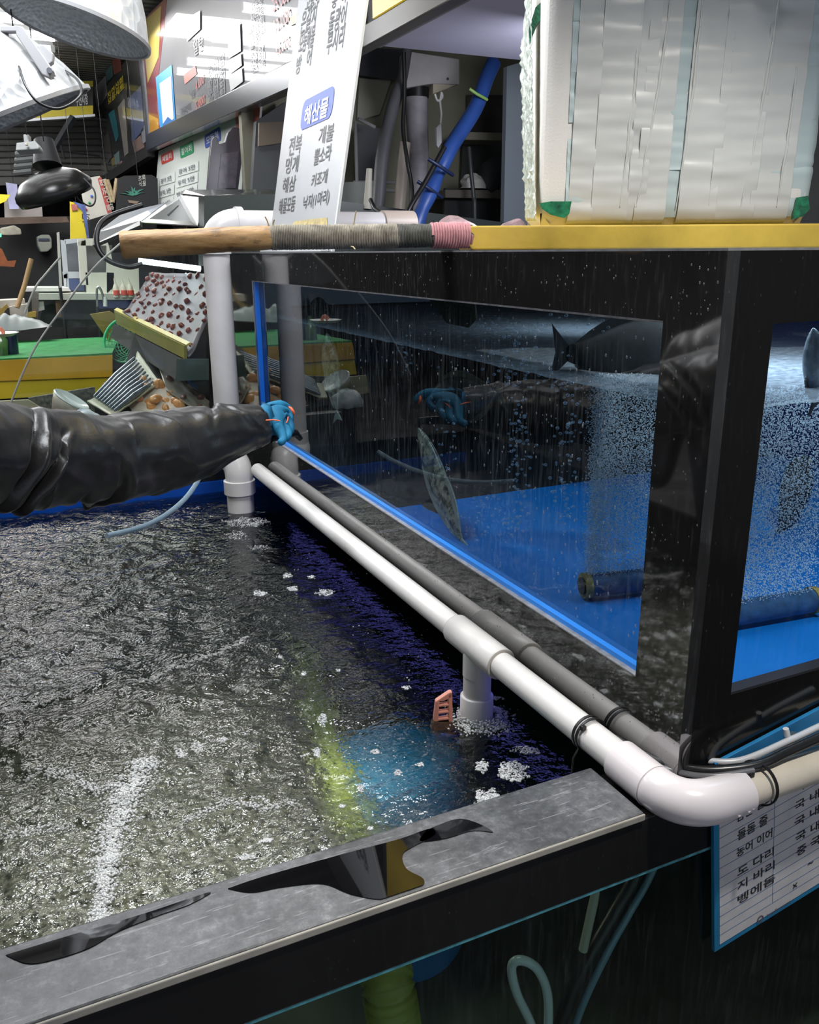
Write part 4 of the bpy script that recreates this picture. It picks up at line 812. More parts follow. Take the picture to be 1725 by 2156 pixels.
def pill(c0, c1, h, m, name, par, p0, n, up, off=0.0008):
    """rounded rectangle on a plane between two base corners"""
    u = (c1-c0); w = u.length; u.normalize(); r = h*0.33; pts = []
    for cx_, cz_, q0 in ((w-r, r, -90), (w-r, h-r, 0), (r, h-r, 90), (r, r, 180)):
        for k in range(7): q = math.radians(q0+15*k); pts.append(c0+u*(cx_+r*math.cos(q))+up*(cz_+r*math.sin(q)))
    return MB().prism([p+n*off for p in pts], n*0.0006).build(name, m, par)
M_BLUE = mat('sign_blue', (0.02, 0.07, 0.40), 0.5)
bd = pill(pbh(632, 276), pbh(698, 247), 0.083, M_BLUE, 'badge', PB, pb0, nrm, leanv)
L = pbh(640, 267); R = pbh(690, 246); text('해산물', L, R, 0.055, leanv, 'lettering', mat('sign_white_ink', (0.8, 0.8, 0.82), 0.4), bd, 0.0026, 0.02)
q = MB().prism([pbh(x, y)+nrm*0.001 for x, y in ((616, 474), (690, 474), (690, 458), (622, 466))], nrm*0.0008).build('tape', mat('yellowed_tape', (0.62, 0.48, 0.18), 0.4, var=0.5, vscale=60), PB)
# ------------------------------------------------------------------ framed menu boards under the ceiling
XB = 0.35
def mh(px, py): return at(px, py, X=XB)
MBD = thing('menu_board', (XB, 4.0, 2.15), 'long glossy menu board in a dark frame reflecting the ceiling tubes', 'menu board')
M_PANEL = mat('menu_print', (0.17, 0.173, 0.19), 0.5, var=0.05, vscale=2, coat=1.0)
M_FRAME = mat('dark_blue_frame', (0.03, 0.034, 0.05), 0.25, ior=1.6)
b0, b1 = mh(620, 132), mh(313, 285); zt = 2.98
yb0, yb1 = 2.2, b1.y
zb = lambda y: b0.z+(b1.z-b0.z)*(y-b0.y)/(b1.y-b0.y)
MB().prism([(XB, yb1, zb(yb1)), (XB, yb0, zb(yb0)), (XB, yb0, zt), (XB, yb1, zt)], (0.02, 0, 0)).build('printed_panel', M_PANEL, MBD)
MB().prism([(XB-0.02, yb1+0.02, zb(yb1)-0.10), (XB-0.02, yb0, zb(yb0)-0.085), (XB-0.02, yb0, zb(yb0)+0.004), (XB-0.02, yb1+0.02, zb(yb1)+0.004)], (0.06, 0, 0)).build('frame_rail', M_FRAME, MBD, bevel=0.004)
MB().prism([(XB-0.012, yb1+0.06, zb(yb1)-0.10), (XB-0.012, yb1, zb(yb1)-0.10), (XB-0.012, yb1, zt), (XB-0.012, yb1+0.06, zt)], (0.04, 0, 0)).build('frame_stile', M_FRAME, MBD)
M_RED = mat('sign_red', (0.45, 0.03, 0.03), 0.4); M_MAR = mat('menu_maroon', (0.22, 0.02, 0.03), 0.3, coat=1.0); M_OR = mat('menu_orange', (0.62, 0.30, 0.04), 0.3, coat=1.0)
def mquad(pts, name, m, par, off=0.002):
    return MB().prism([mh(x, y)+Vector((-off, 0, 0)) for x, y in pts], (0.0012, 0, 0)).build(name, m, par)
mquad([(293, 50), (345, 0), (352, 0), (330, 200), (374, 260), (318, 303), (308, 170)], 'maroon_print', M_MAR, MBD, 0.0015)
mquad([(300, 48), (340, 12), (335, 120), (312, 175)], 'yellow_print', mat('menu_yellow', (0.62, 0.48, 0.10), 0.3, coat=1.0), MBD, 0.003)
mquad([(314, 240), (334, 250), (336, 290), (318, 300)], 'orange_print', M_OR, MBD, 0.003)
st = mquad([(329, 163), (363, 136), (372, 268), (340, 292)], 'notice_sheet', mat('blue_sheet', (0.03, 0.24, 0.62), 0.35), MBD, 0.004)
mquad([(338, 176), (362, 160), (368, 250), (346, 270)], 'notice_print', mat('sheet_white', (0.58, 0.58, 0.57), 0.35), st, 0.006)
mquad([(345, 262), (356, 246), (368, 256), (370, 268), (344, 286)], 'notice_emblem', mat('sheet_navy', (0.02, 0.12, 0.36), 0.35), st, 0.008)
M_GINK = mat('menu_grey_ink', (0.06, 0.065, 0.09), 0.4); M_RINK = mat('menu_red_ink', (0.50, 0.05, 0.05), 0.4)
def mtext(body, pl, pr, top, m, par=MBD, bold=0.01):
    L = mh(*pl); R = mh(*pr); T = mh(pl[0], top); text(body, L, R, T.z-L.z, (0, 0, 1), 'lettering', m, par, 0.004, bold)
for body, pl, pr, top, m in (('5,000', (414, 236), (434, 220), 214, M_RINK), ('4,000', (414, 196), (432, 178), 172, M_RINK), ('광어회\n우럭회\n참돔회', (440, 222), (476, 198), 176, M_GINK), ('도다리\n방어회\n농어회', (440, 178), (474, 155), 134, M_GINK), ('해삼\n멍게\n전복', (530, 158), (560, 138), 112, M_GINK), ('모둠회\n특모둠\n물회', (526, 108), (560, 84), 56, M_GINK),
        ('매운탕\n지리탕', (530, 50), (556, 32), 4, M_GINK), ('15,000', (584, 122), (612, 104), 92, M_RINK), ('12,000', (580, 76), (614, 50), 42, M_RINK), ('25,000', (576, 32), (612, 8), -4, M_RINK), ('석화', (404, 214), (412, 208), 190, M_GINK), ('가리비\n대합', (384, 262), (404, 250), 226, M_GINK), ('알탕', (410, 120), (430, 106), 84, M_GINK)):
    mtext(body, pl, pr, top, m)
mquad([(388, 158), (412, 138), (416, 156), (390, 178)], 'red_heading', mat('faded_red', (0.55, 0.12, 0.08), 0.35), MBD, 0.003)
for pts in ([(484, 160), (512, 142), (514, 172), (488, 192)], [(482, 128), (510, 112), (512, 138), (486, 158)], [(482, 66), (508, 48), (510, 108), (484, 124)], [(394, 40), (424, 22), (424, 62), (396, 88)]):
    mquad(pts, 'price_tag', mat('tag_paper', (0.60, 0.60, 0.61), 0.4), MBD, 0.006)
mtext('12,000', (488, 188), (512, 172), 166, M_RINK); mtext('15,000', (486, 152), (510, 136), 132, M_RINK); mtext('20,000', (486, 118), (508, 104), 98, M_RINK)
mquad([(610, 38), (628, 28), (628, 48), (612, 56)], 'tape_square', mat('yellowed_tape', (0.62, 0.48, 0.18), 0.4), MBD, 0.004)
# photo board further back
PBD = thing('photo_board', (XB, 7.5, 2.3), 'glass fronted board of fish photographs beyond the menu board', 'poster board')
y0_, y1_ = yb1+0.08, mh(213, 372).y; zz = zb(yb1)-0.04
def ph(px, py, off=0.0): 
    p = at(px, py, X=XB+0.02-off); return p
MB().prism([(XB+0.02, y1_, zz-0.02), (XB+0.02, y0_, zz-0.02), (XB+0.02, y0_, zt), (XB+0.02, y1_, zt)], (0.02, 0, 0)).build('panel', mat('photo_black', (0.025, 0.027, 0.03), 0.3, var=0.5, vscale=3, coat=1.0), PBD)
MB().prism([(XB-0.005, y1_, zz-0.10), (XB-0.005, y0_, zz-0.09), (XB-0.005, y0_, zz-0.02), (XB-0.005, y1_, zz-0.02)], (0.05, 0, 0)).build('frame_rail', mat('dark_metal_rail', (0.05, 0.05, 0.052), 0.3, 0.6), PBD)
def pquad(pts, name, col, off=0.004, tag_=None):
    m = mat('photo_'+name+str(len(MATS)), col, 0.3, var=0.35, vscale=9, coat=1.0); return MB().prism([ph(x, y, off) for x, y in pts], (0.001, 0, 0)).build(name, m, PBD)
for pts, nm, col in (([(198, 185), (222, 160), (226, 200), (205, 236)], 'price_sheet', (0.42, 0.43, 0.43)), ([(205, 226), (268, 172), (268, 205), (206, 240)], 'title_strip', (0.045, 0.045, 0.045)), ([(228, 240), (240, 230), (250, 286), (244, 300)], 'teal_photo', (0.04, 0.30, 0.36)),
        ([(248, 226), (262, 206), (270, 322), (262, 330)], 'fish_photo', (0.48, 0.44, 0.40)), ([(272, 206), (296, 180), (304, 272), (278, 300)], 'blue_photo', (0.13, 0.17, 0.34)), ([(240, 326), (250, 318), (252, 346), (244, 354)], 'sticker', (0.35, 0.55, 0.55)), ([(244, 348), (256, 338), (258, 348), (246, 358)], 'sticker', (0.65, 0.35, 0.38)), ([(234, 335), (242, 330), (243, 346), (236, 352)], 'sticker', (0.60, 0.45, 0.10)),
        ([(212, 352), (222, 340), (226, 364), (216, 370)], 'fish_photo', (0.30, 0.28, 0.24)), ([(278, 300), (296, 284), (304, 310), (284, 322)], 'shell_photo', (0.30, 0.20, 0.18)), ([(236, 128), (252, 112), (256, 148), (240, 158)], 'red_print', (0.40, 0.06, 0.05)), ([(222, 150), (236, 136), (238, 160), (224, 174)], 'teal_photo', (0.05, 0.25, 0.27)), ([(216, 290), (228, 276), (236, 330), (226, 344)], 'dark_photo', (0.14, 0.12, 0.11)), ([(297, 272), (306, 262), (309, 296), (300, 304)], 'pale_photo', (0.38, 0.40, 0.45))):
    pquad(pts, nm, col)
M_YINK = mat('menu_yellow_ink', (0.60, 0.48, 0.03), 0.4)
def ptx(body, pl, pr, top, m):
    L = ph(*pl); R = ph(*pr); T = ph(pl[0], top); text(body, L, R, T.z-L.z, (0, 0, 1), 'lettering', m, PBD, 0.008, 0.01)
ptx('자연산회\n모둠세트', (230, 222), (264, 186), 194, M_YINK)
# white price list with coloured headings hung below the boards
XL = 0.42
def lh(px, py, o=0.0): return at(px, py, X=XL-o)
PL = thing('price_list', (XL, 4.5, 1.6), 'white price list with red, green and blue headings under the menu board', 'sign')
MB().prism([lh(*p) for p in ((334, 318), (548, 222), (532, 470), (322, 470))], (0.01, 0, 0)).build('panel', mat('list_white', (0.62, 0.66, 0.64), 0.3, var=0.06, vscale=3), PL)
MB().prism([lh(x, y, 0.002) for x, y in ((495, 244), (548, 222), (544, 270), (520, 330), (500, 290))], (0.001, 0, 0)).build('red_picture', mat('list_red', (0.55, 0.14, 0.10), 0.3, var=0.5, vscale=4), PL)
MB().prism([lh(x, y, 0.002) for x, y in ((512, 350), (540, 300), (532, 470), (505, 470))], (0.001, 0, 0)).build('blue_picture', mat('list_navy', (0.02, 0.04, 0.14), 0.3, var=0.5, vscale=4), PL)
def lpill(c0, c1, top, col, nm, body):
    a, b = lh(*c0), lh(*c1); t = lh(c0[0], top); o = pill(a, b, t.z-a.z, mat(nm, col, 0.4), 'badge', PL, None, Vector((-1, 0, 0)), Vector((0, 0, 1)), 0.002)
    w = (b-a); text(body, a+w*0.12+Vector((0, 0, (t.z-a.z)*0.2)), b-w*0.12+Vector((0, 0, (t.z-a.z)*0.2)), (t.z-a.z)*0.6, (0, 0, 1), 'lettering', mat('sign_white_ink', (0.8, 0.8, 0.82), 0.4), o, 0.004, 0.01)
lpill((341, 347), (366, 336), 326, (0.55, 0.06, 0.05), 'list_head_red', '제철회'); lpill((381, 334), (409, 321), 309, (0.02, 0.30, 0.12), 'list_head_green', '활어회'); lpill((433, 313), (466, 295), 285, (0.03, 0.08, 0.42), 'list_head_blue', '모둠회')
for i, (x0, x1) in enumerate(((336, 368), (374, 418))):
    for k in range(4):
        px0 = x0-2*k; y0 = (372, 352)[i]+k*(26, 24)[i]; P_ = [(px0, y0), (x1-1.5*k, y0-(x1-x0)*0.30), (x1-1.5*k, y0-(x1-x0)*0.30+20), (px0, y0+20)]
        o = MB().prism([lh(x, y, 0.004) for x, y in P_], (0.002, 0, 0)).build('price_slip', mat('slip_paper', (0.66, 0.70, 0.69), 0.35), PL)
        a, b = lh(px0+5, y0+16), lh(x1-1.5*k-4, y0+16-(x1-x0)*0.27); text(('광어 ', '우럭 ', '방어 ', '참돔 ')[k]+('3만', '5만')[i], a, b, (lh(px0, y0+4)-lh(px0, y0+16)).z*0.9, (0, 0, 1), 'lettering', M_GINK, o, 0.008, 0.005)
# dark standing menu holder in front of it
def ah(px, py): return at(px, py, Y=3.6)
MH = thing('menu_stand', ah(480, 410), 'dark plastic menu holder with rounded top standing before the white price list', 'sign holder')
MB().prism([ah(x, y) for x, y in ((436, 410), (442, 330), (446, 296), (452, 287), (458, 290), (462, 304), (474, 300), (480, 280), (490, 268), (500, 268), (510, 275), (514, 300), (500, 414), (470, 412))], (0, 0.03, 0)).build('holder', mat('smoky_plastic', (0.10, 0.09, 0.11), 0.25, var=0.25, vscale=6), MH, bevel=0.003)
MB().prism([ah(x, y)+Vector((0, -0.003, 0)) for x, y in ((458, 396), (466, 324), (503, 318), (496, 396))], (0, 0.002, 0)).build('card', mat('smoky_card', (0.16, 0.14, 0.17), 0.3, var=0.4, vscale=30), MH)
# ------------------------------------------------------------------ recess on the right, behind the tank
def slabthing(name, pts, label, cat, m, thick=0.02, bevel=0.0, **pl):
    return tag(MB().slab(pts, thick, **pl).build(name, m, None, bevel=bevel), label, cat)
sf = thing('ceiling_cabinet', (0.95, 1.4, 2.2), 'pale lilac underside of a cabinet hanging over the tank, yellow light box on its edge', 'cabinet')
MB().box((0.45, 0.2, 2.2), (2.2, 2.09, 2.23)).build('underside', mat('lilac_board', (0.36, 0.35, 0.46), 0.5, var=0.06), sf)
MB().box((0.405, 0.2, 2.185), (0.45, 2.5, 2.25)).build('edge_profile', mat('dark_profile', (0.09, 0.085, 0.085), 0.4), sf, bevel=0.004)
MB().box((0.455, 0.2, 2.195), (0.475, 2.09, 2.20)).build('groove_strip', mat('groove_grey', (0.16, 0.15, 0.15), 0.4), sf)
MB().box((0.40, 0.5, 2.25), (0.43, 1.98, 2.70)).build('light_box', mat('yellow_light_box', (0.72, 0.50, 0.04), 0.35, emit=(1, 0.72, 0.08), estr=0.35), sf)
MB().box((0.43, 0.2, 2.23), (2.2, 2.09, 2.72)).build('carcass', M_DARK, sf)
struct(MB().box((0.36, 3.45, 0.0), (2.6, 3.5, 3.0)).build('wall_recess', mat('beige_back_wall', (0.30, 0.29, 0.22), 0.7, var=0.2, vscale=2)))
RY = 2.75
slabthing('side_partition', [(1068, 140), (1100, 130), (1200, 120), (1200, 600), (1058, 600)], 'pale blue grey partition standing behind the taped box', 'panel', mat('blue_grey_panel', (0.24, 0.28, 0.32), 0.5), 0.03, Y=RY)
slabthing('cream_board', [(757, 165), (824, 168), (800, 240), (752, 255)], 'cream panel high in the corner left of the grey hose', 'panel', mat('cream_panel', (0.46, 0.45, 0.38), 0.5), 0.03, Y=3.43)
slabthing('slate_board', [(762, 100), (860, 105), (835, 168), (757, 158)], 'dark blue grey panel in the corner below the yellow light box', 'panel', mat('slate_panel', (0.12, 0.125, 0.15), 0.4, var=0.2), 0.06, Y=3.40)
bxs = thing('junction_box', at(925, 160, Y=2.95), 'off white electrical box fixed under the lilac cabinet', 'electrical box')
MB().slab([(862, 108), (968, 124), (968, 178), (912, 176), (856, 185)], 0.10, Y=2.90).build('casing', mat('off_white_casing', (0.48, 0.47, 0.47), 0.4, var=0.12, vscale=12), bxs, bevel=0.004)
MB().slab([(912, 176), (968, 176), (912, 198)], 0.06, Y=2.91).build('bracket', mat('cream_bracket', (0.48, 0.44, 0.34), 0.5), bxs)
MB().tube([at(943, 166, Y=2.897), at(943, 166, Y=2.91)], 0.006, 10).build('screw', M_INK, bxs)
co = thing('column', at(880, 300, Y=2.95), 'grimy pale column wrapped in torn tape between the grey hose and the blue hose', 'column')
MB().tube([at(876, 200, Y=2.98), at(882, 330, Y=2.98), at(876, 480, Y=2.98)], [0.052, 0.046, 0.032], 16).build('shaft', mat('grimy_column', (0.36, 0.34, 0.37), 0.6, var=0.35, vscale=12), co, True)
MB().tube([at(876, 185, Y=2.98), at(876, 206, Y=2.98)], 0.058, 16).build('clamp', M_RUB, co, True)
tag(MB().tube(smooth_path([at(857, 105, Y=2.80), at(846, 170, Y=2.78), at(826, 230, Y=2.75), at(805, 330, Y=2.70), at(798, 420, Y=2.66), at(792, 470, Y=2.64)], 8), [0.022]*10+[0.027]*31, 18).build('duct_hose', mat('dark_grey_hose', (0.085, 0.085, 0.095), 0.5, var=0.15), None, True), 'thick dark grey hose hanging down beside the price board', 'hose')
tag(MB().tube(smooth_path([at(851, 110, Y=2.72), at(852, 200, Y=2.72), at(849, 270, Y=2.70), at(858, 340, Y=2.66), at(868, 400, Y=2.64), at(864, 460, Y=2.62)], 8), 0.0085, 10).build('rubber_hose', M_RUB, None, True), 'slim black hose hanging in front of the grimy column', 'hose')
tag(MB().tube(smooth_path([at(780, 420, Y=2.45), at(790, 440, Y=2.40), at(804, 450, Y=2.24), at(808, 462, Y=2.19), at(810, 500, Y=2.10)], 6), 0.008, 10).build('power_cable', M_RUB, None, True), 'short black cable curving over the grey horizontal pipe', 'cable')
tag(MB().tube([at(853, 300, Y=2.9), at(846, 380, Y=2.9), at(838, 470, Y=2.9), at(820, 900, Y=2.9)], 0.026, 18).build('standpipe', mat('cream_pipe', (0.52, 0.44, 0.38), 0.4), None, True), 'cream upright pipe behind the horizontal pipe', 'pipe')
tag(MB().tube([at(778, 355, Y=2.62), at(774, 440, Y=2.62)], [0.012, 0.018], 14).build('pipe_stub', mat('cream_stub', (0.46, 0.44, 0.38), 0.5), None, True), 'short cream pipe stub by the foot of the dark grey hose', 'pipe')
bh = smooth_path([at(1040, 132, Y=2.62), at(1025, 165, Y=2.60), at(1000, 230, Y=2.56), at(950, 310, Y=2.50), at(918, 380, Y=2.46), at(890, 440, Y=2.42), at(868, 500, Y=2.40)], 12)
blu = thing('lay_flat_hose', at(950, 310, Y=2.5), 'fat blue lay flat hose running diagonally behind the tank', 'hose')
MB().tube(bh, [0.031*(1-0.25*math.exp(-((i-46)/3)**2)-0.15*math.exp(-((i-60)/3)**2)) for i in range(len(bh))], 20).build('hose', mat('royal_blue_hose', (0.025, 0.075, 0.30), 0.4, var=0.2, vscale=10), blu, True)
MB().tube([at(989, 187, Y=2.52), at(1003, 197, Y=2.51), at(1026, 210, Y=2.53)], 0.006, 8).build('green_tie', mat('green_tie', (0.24, 0.42, 0.10), 0.5), blu, True)
for k, (x, y) in enumerate(((928, 355), (905, 402))): MB().tube([at(x-26, y-20, Y=2.42), at(x, y-4, Y=2.40), at(x+26, y+14, Y=2.44)], 0.007, 8).build('tape_wrap', mat('navy_tape', (0.01, 0.02, 0.07), 0.4), blu, True)
tag(MB().tube(smooth_path([at(936, 310, Y=2.44), at(895, 385, Y=2.40), at(862, 440, Y=2.36), at(840, 495, Y=2.34)], 8), 0.010, 12).build('rubber_hose', M_RUB, None, True), 'black rubber hose running along the left side of the blue hose', 'hose')
hk = thing('hanging_hook', at(925, 240, Y=2.9), 'white hook and plug hanging under the electrical box', 'hook')
MB().tube(smooth_path([at(916, 198, Y=2.88), at(922, 212, Y=2.88), at(932, 205, Y=2.88), at(930, 194, Y=2.88)], 6)+[at(927, 215, Y=2.88), at(930, 240, Y=2.88), at(928, 262, Y=2.88)], 0.005, 8).build('wire', M_WHITE, hk, True)
MB().slab([(920, 268), (930, 258), (931, 300), (924, 312), (920, 306)], 0.02, Y=2.87).build('plug', M_WHITE, hk, bevel=0.003)
sh = thing('wall_shelf', at(1030, 330, Y=3.2), 'dim wooden shelves in the recess right of the blue hose', 'shelf')
MB().slab([(985, 278), (1075, 280), (1075, 296), (980, 294)], 0.20, Y=3.15).build('shelf_board', mat('dim_shelf', (0.20, 0.19, 0.15), 0.6), sh)
MB().slab([(938, 400), (1075, 400), (1075, 418), (938, 416)], 0.25, Y=3.10).build('shelf_board', mat('dim_shelf2', (0.13, 0.12, 0.10), 0.6), sh)
MB().slab([(938, 396), (1075, 418), (1075, 480), (934, 480)], 0.02, Y=3.16).build('drawer', M_DARK, sh)
MB().slab([(985, 200), (1078, 200), (1078, 280), (985, 280)], 0.01, Y=3.40).build('back', mat('dim_back', (0.08, 0.07, 0.065), 0.7, var=0.4), sh)
MB().slab([(975, 300), (1075, 300), (1075, 400), (970, 400)], 0.01, Y=3.40).build('back', mat('dim_back2', (0.06, 0.065, 0.065), 0.7, var=0.4), sh)
bagm = MB()
def bagf(u, v):
    c = at(997, 384, Y=3.12); th = math.pi*u*0.55; q = 2*math.pi*v; r = 0.062*(1+0.28*noise.noise(Vector((math.cos(q)*2, math.sin(q)*2, u*4))))
    return c+Vector((r*1.15*math.sin(th)*math.cos(q), r*0.7*math.sin(th)*math.sin(q), r*0.9*math.cos(th)-0.02))
tag(bagm.grid(bagf, 12, 24, True).build('plastic_bag', mat('white_bag', (0.50, 0.50, 0.46), 0.4, bump=0.5, bscale=50), None, True), 'crumpled white plastic bag on the lower shelf', 'bag')
tag(MB().tube([at(1018, 400, Y=3.14), at(1035, 370, Y=3.14), at(1060, 352, Y=3.14), at(1078, 350, Y=3.14)], [0.05, 0.075, 0.075, 0.06], 14).build('dark_bundle', mat('black_cloth', (0.03, 0.032, 0.036), 0.8), None, True), 'dark bundle lying right of the white bag on the shelf', 'bundle')
tag(MB().tube(smooth_path([at(988, 310, Y=3.0), at(992, 360, Y=2.98), at(998, 420, Y=2.97), at(1000, 470, Y=2.96), at(1002, 900, Y=2.96)], 6), 0.010, 10).build('power_cable', mat('slate_cable', (0.05, 0.055, 0.06), 0.4), None, True), 'dark cable hanging in front of the shelves', 'cable')
for name, pts, lb, cl in (('pink_sponge', [(915, 484), (925, 462), (945, 450), (965, 452), (985, 462), (1006, 472), (1010, 486)], 'dirty pink foam lump behind the pink twine', (0.42, 0.28, 0.28)), ('pink_sponge', [(1040, 486), (1060, 468), (1095, 455), (1110, 470), (1110, 486)], 'dirty pink foam lump beside the taped box', (0.44, 0.32, 0.32))):
    tag(MB().slab(pts, 0.10, d=2.35).build(name, mat('pink_foam', cl, 0.85, var=0.35, vscale=40, bump=0.6, bscale=50), None, bevel=0.012), lb, 'sponge')
fr2 = thing('metal_rack', at(770, 330, Y=3.1), 'thin grey metal rack in the shade left of the grey hose', 'rack')
for a, b in (((754, 250), (790, 268)), ((748, 255), (752, 385)), ((745, 384), (840, 384)), ((800, 400), (838, 402))): MB().tube([at(*a, Y=3.1), at(*b, Y=3.1)], 0.008, 8).build('bar', mat('grey_bar', (0.30, 0.30, 0.30), 0.4), fr2)
MB().slab([(752, 260), (800, 270), (800, 384), (752, 384)], 0.02, Y=3.25).build('side_panel', mat('dim_rack_panel', (0.075, 0.08, 0.09), 0.6), fr2)
slabthing('worktop', [(706, 384), (790, 382), (796, 430), (800, 900), (706, 900)], 'dull greenish worktop behind the horizontal pipe', 'worktop', mat('dull_green_top', (0.26, 0.28, 0.26), 0.5, var=0.2), 0.05, Y=2.95)
slabthing('dark_cupboard', [(540, 255), (600, 215), (600, 420), (530, 420)], 'dark cupboard between the price list and the leaning price board', 'cupboard', mat('dim_cupboard', (0.085, 0.09, 0.095), 0.6, var=0.25, vscale=2), 0.05, Y=3.35)
slabthing('wooden_board', [(546, 258), (602, 256), (598, 300), (545, 308)], 'brown board above the dark cupboard', 'board', mat('brown_board', (0.17, 0.13, 0.09), 0.6), 0.02, Y=3.30)
slabthing('dark_bench', [(430, 412), (600, 408), (1075, 470), (1075, 560), (430, 560)], 'dark greenish bench behind the grey pipe elbow', 'bench', mat('dark_green_bench', (0.05, 0.06, 0.058), 0.3), 0.1, Y=2.62)
# ------------------------------------------------------------------ glass display case with trays of shellfish
DC = thing('display_case', (-0.15, 2.9, 0.8), 'glass display case with a white glass canopy full of shellfish trays', 'display case')
def dq(pts, m, name, thick=0.012, parent=DC): # px points with their own depths
    a = [at(x, y, Y=Y) for x, y, Y in pts]; n = (a[1]-a[0]).cross(a[2]-a[0]).normalized(); return MB().prism(a, n*thick).build(name, m, parent)
dq([(203, 497, 3.25), (300, 470, 3.05), (350, 432, 3.15), (262, 452, 3.45)], mat('white_glass', (0.62, 0.66, 0.72), 0.08, var=0.12, vscale=6), 'canopy_glass', 0.01)
dq([(200, 522, 3.22), (300, 480, 3.02), (300, 470, 3.05), (203, 497, 3.25)], mat('canopy_edge', (0.10, 0.11, 0.11), 0.3), 'canopy_rail', 0.015)
dq([(300, 470, 3.05), (420, 478, 2.72), (436, 420, 2.75), (385, 414, 2.98), (350, 432, 3.15)], mat('dark_green_canopy', (0.055, 0.065, 0.06), 0.15), 'canopy_end', 0.01)
dq([(385, 414, 2.98), (436, 420, 2.75), (600, 416, 2.75), (600, 405, 2.85), (392, 406, 3.02)], mat('dark_green_canopy', (0.055, 0.065, 0.06), 0.15), 'canopy_rail', 0.012)
dq([(352, 452, 2.95), (375, 432, 2.95), (395, 440, 2.93), (392, 478, 2.93), (366, 480, 2.94)], mat('dim_handle', (0.03, 0.032, 0.035), 0.4), 'hinge_plate', 0.02)
cg = glassmat('case_glass', (0.93, 0.97, 0.95), 1.5, 0.0, 0.05)
dq([(22, 850, 2.62), (80, 722, 2.62), (140, 638, 2.62), (196, 566, 2.62), (262, 505, 2.62), (432, 520, 2.62), (436, 880, 2.62)], cg, 'front_glass', 0.006)
MB().tube(smooth_path([at(22, 850, Y=2.61), at(48, 785, Y=2.61), at(80, 722, Y=2.61), (at(140, 638, Y=2.61)), at(196, 566, Y=2.61), at(262, 505, Y=2.61)], 6), 0.0035, 8).build('glass_edge', mat('glass_edge_grey', (0.42, 0.43, 0.40), 0.2), DC, True)
dq([(52, 655, 3.8), (75, 605, 3.8), (125, 540, 3.8), (126, 636, 3.8)], cg, 'end_glass', 0.006)
MB().tube(smooth_path([at(52, 660, Y=3.8), at(74, 606, Y=3.8), at(98, 575, Y=3.8), at(126, 542, Y=3.8)], 5), 0.005, 8).build('glass_edge', mat('glass_edge_grey', (0.42, 0.43, 0.40), 0.2), DC, True)
MB().tube(smooth_path([at(300, 432, Y=2.9), at(232, 455, Y=2.9), at(207, 480, Y=2.88), at(206, 520, Y=2.86), at(228, 548, Y=2.84), at(270, 562, Y=2.82), at(300, 556, Y=2.82)], 7), 0.010, 12).build('rubber_seal', M_RUB, DC, True)
MB().tube([at(292, 549, Y=3.6), at(422, 566, Y=3.6)], 0.013, 12).build('led_tube', mat('led_glow', (1, 1, 1), 0.3, emit=(0.80, 0.90, 1.0), estr=7), DC, True)
dq([(240, 655, 3.9), (388, 728, 2.84), (388, 755, 2.84), (245, 682, 3.9)], mat('mustard_ledge', (0.30, 0.26, 0.06), 0.4, var=0.2), 'ledge', 0.012)
dq([(240, 652, 3.9), (392, 726, 2.84), (394, 729, 2.84), (242, 656, 3.9)], mat('bright_yellow_lip', (0.68, 0.55, 0.12), 0.35), 'ledge_lip', 0.02)
dq([(240, 682, 3.9), (386, 757, 2.84), (372, 800, 2.84), (232, 710, 3.9)], mat('grey_steel_ledge', (0.13, 0.13, 0.13), 0.3, 0.4, var=0.2), 'shelf_front', 0.015)
dq([(372, 756, 2.82), (440, 756, 2.80), (440, 800, 2.80), (370, 802, 2.82)], mat('dim_green_glass', (0.06, 0.09, 0.085), 0.15), 'shelf_bracket', 0.02)
MB().box((-0.45, 2.60, 0.30), (0.30, 2.66, 0.90)).build('base_front', mat('case_base_dark', (0.05, 0.052, 0.05), 0.4), DC)
dq([(225, 900, 2.75), (440, 900, 2.75), (440, 600, 4.2), (318, 600, 4.2)], mat('case_inner_dark', (0.02, 0.021, 0.018), 0.95, var=0.3, vscale=4), 'case_floor', 0.02)
M_FILM = glassmat('cling_film', (0.96, 0.97, 0.98), 1.5, 0.07, 0.0, 1.6)
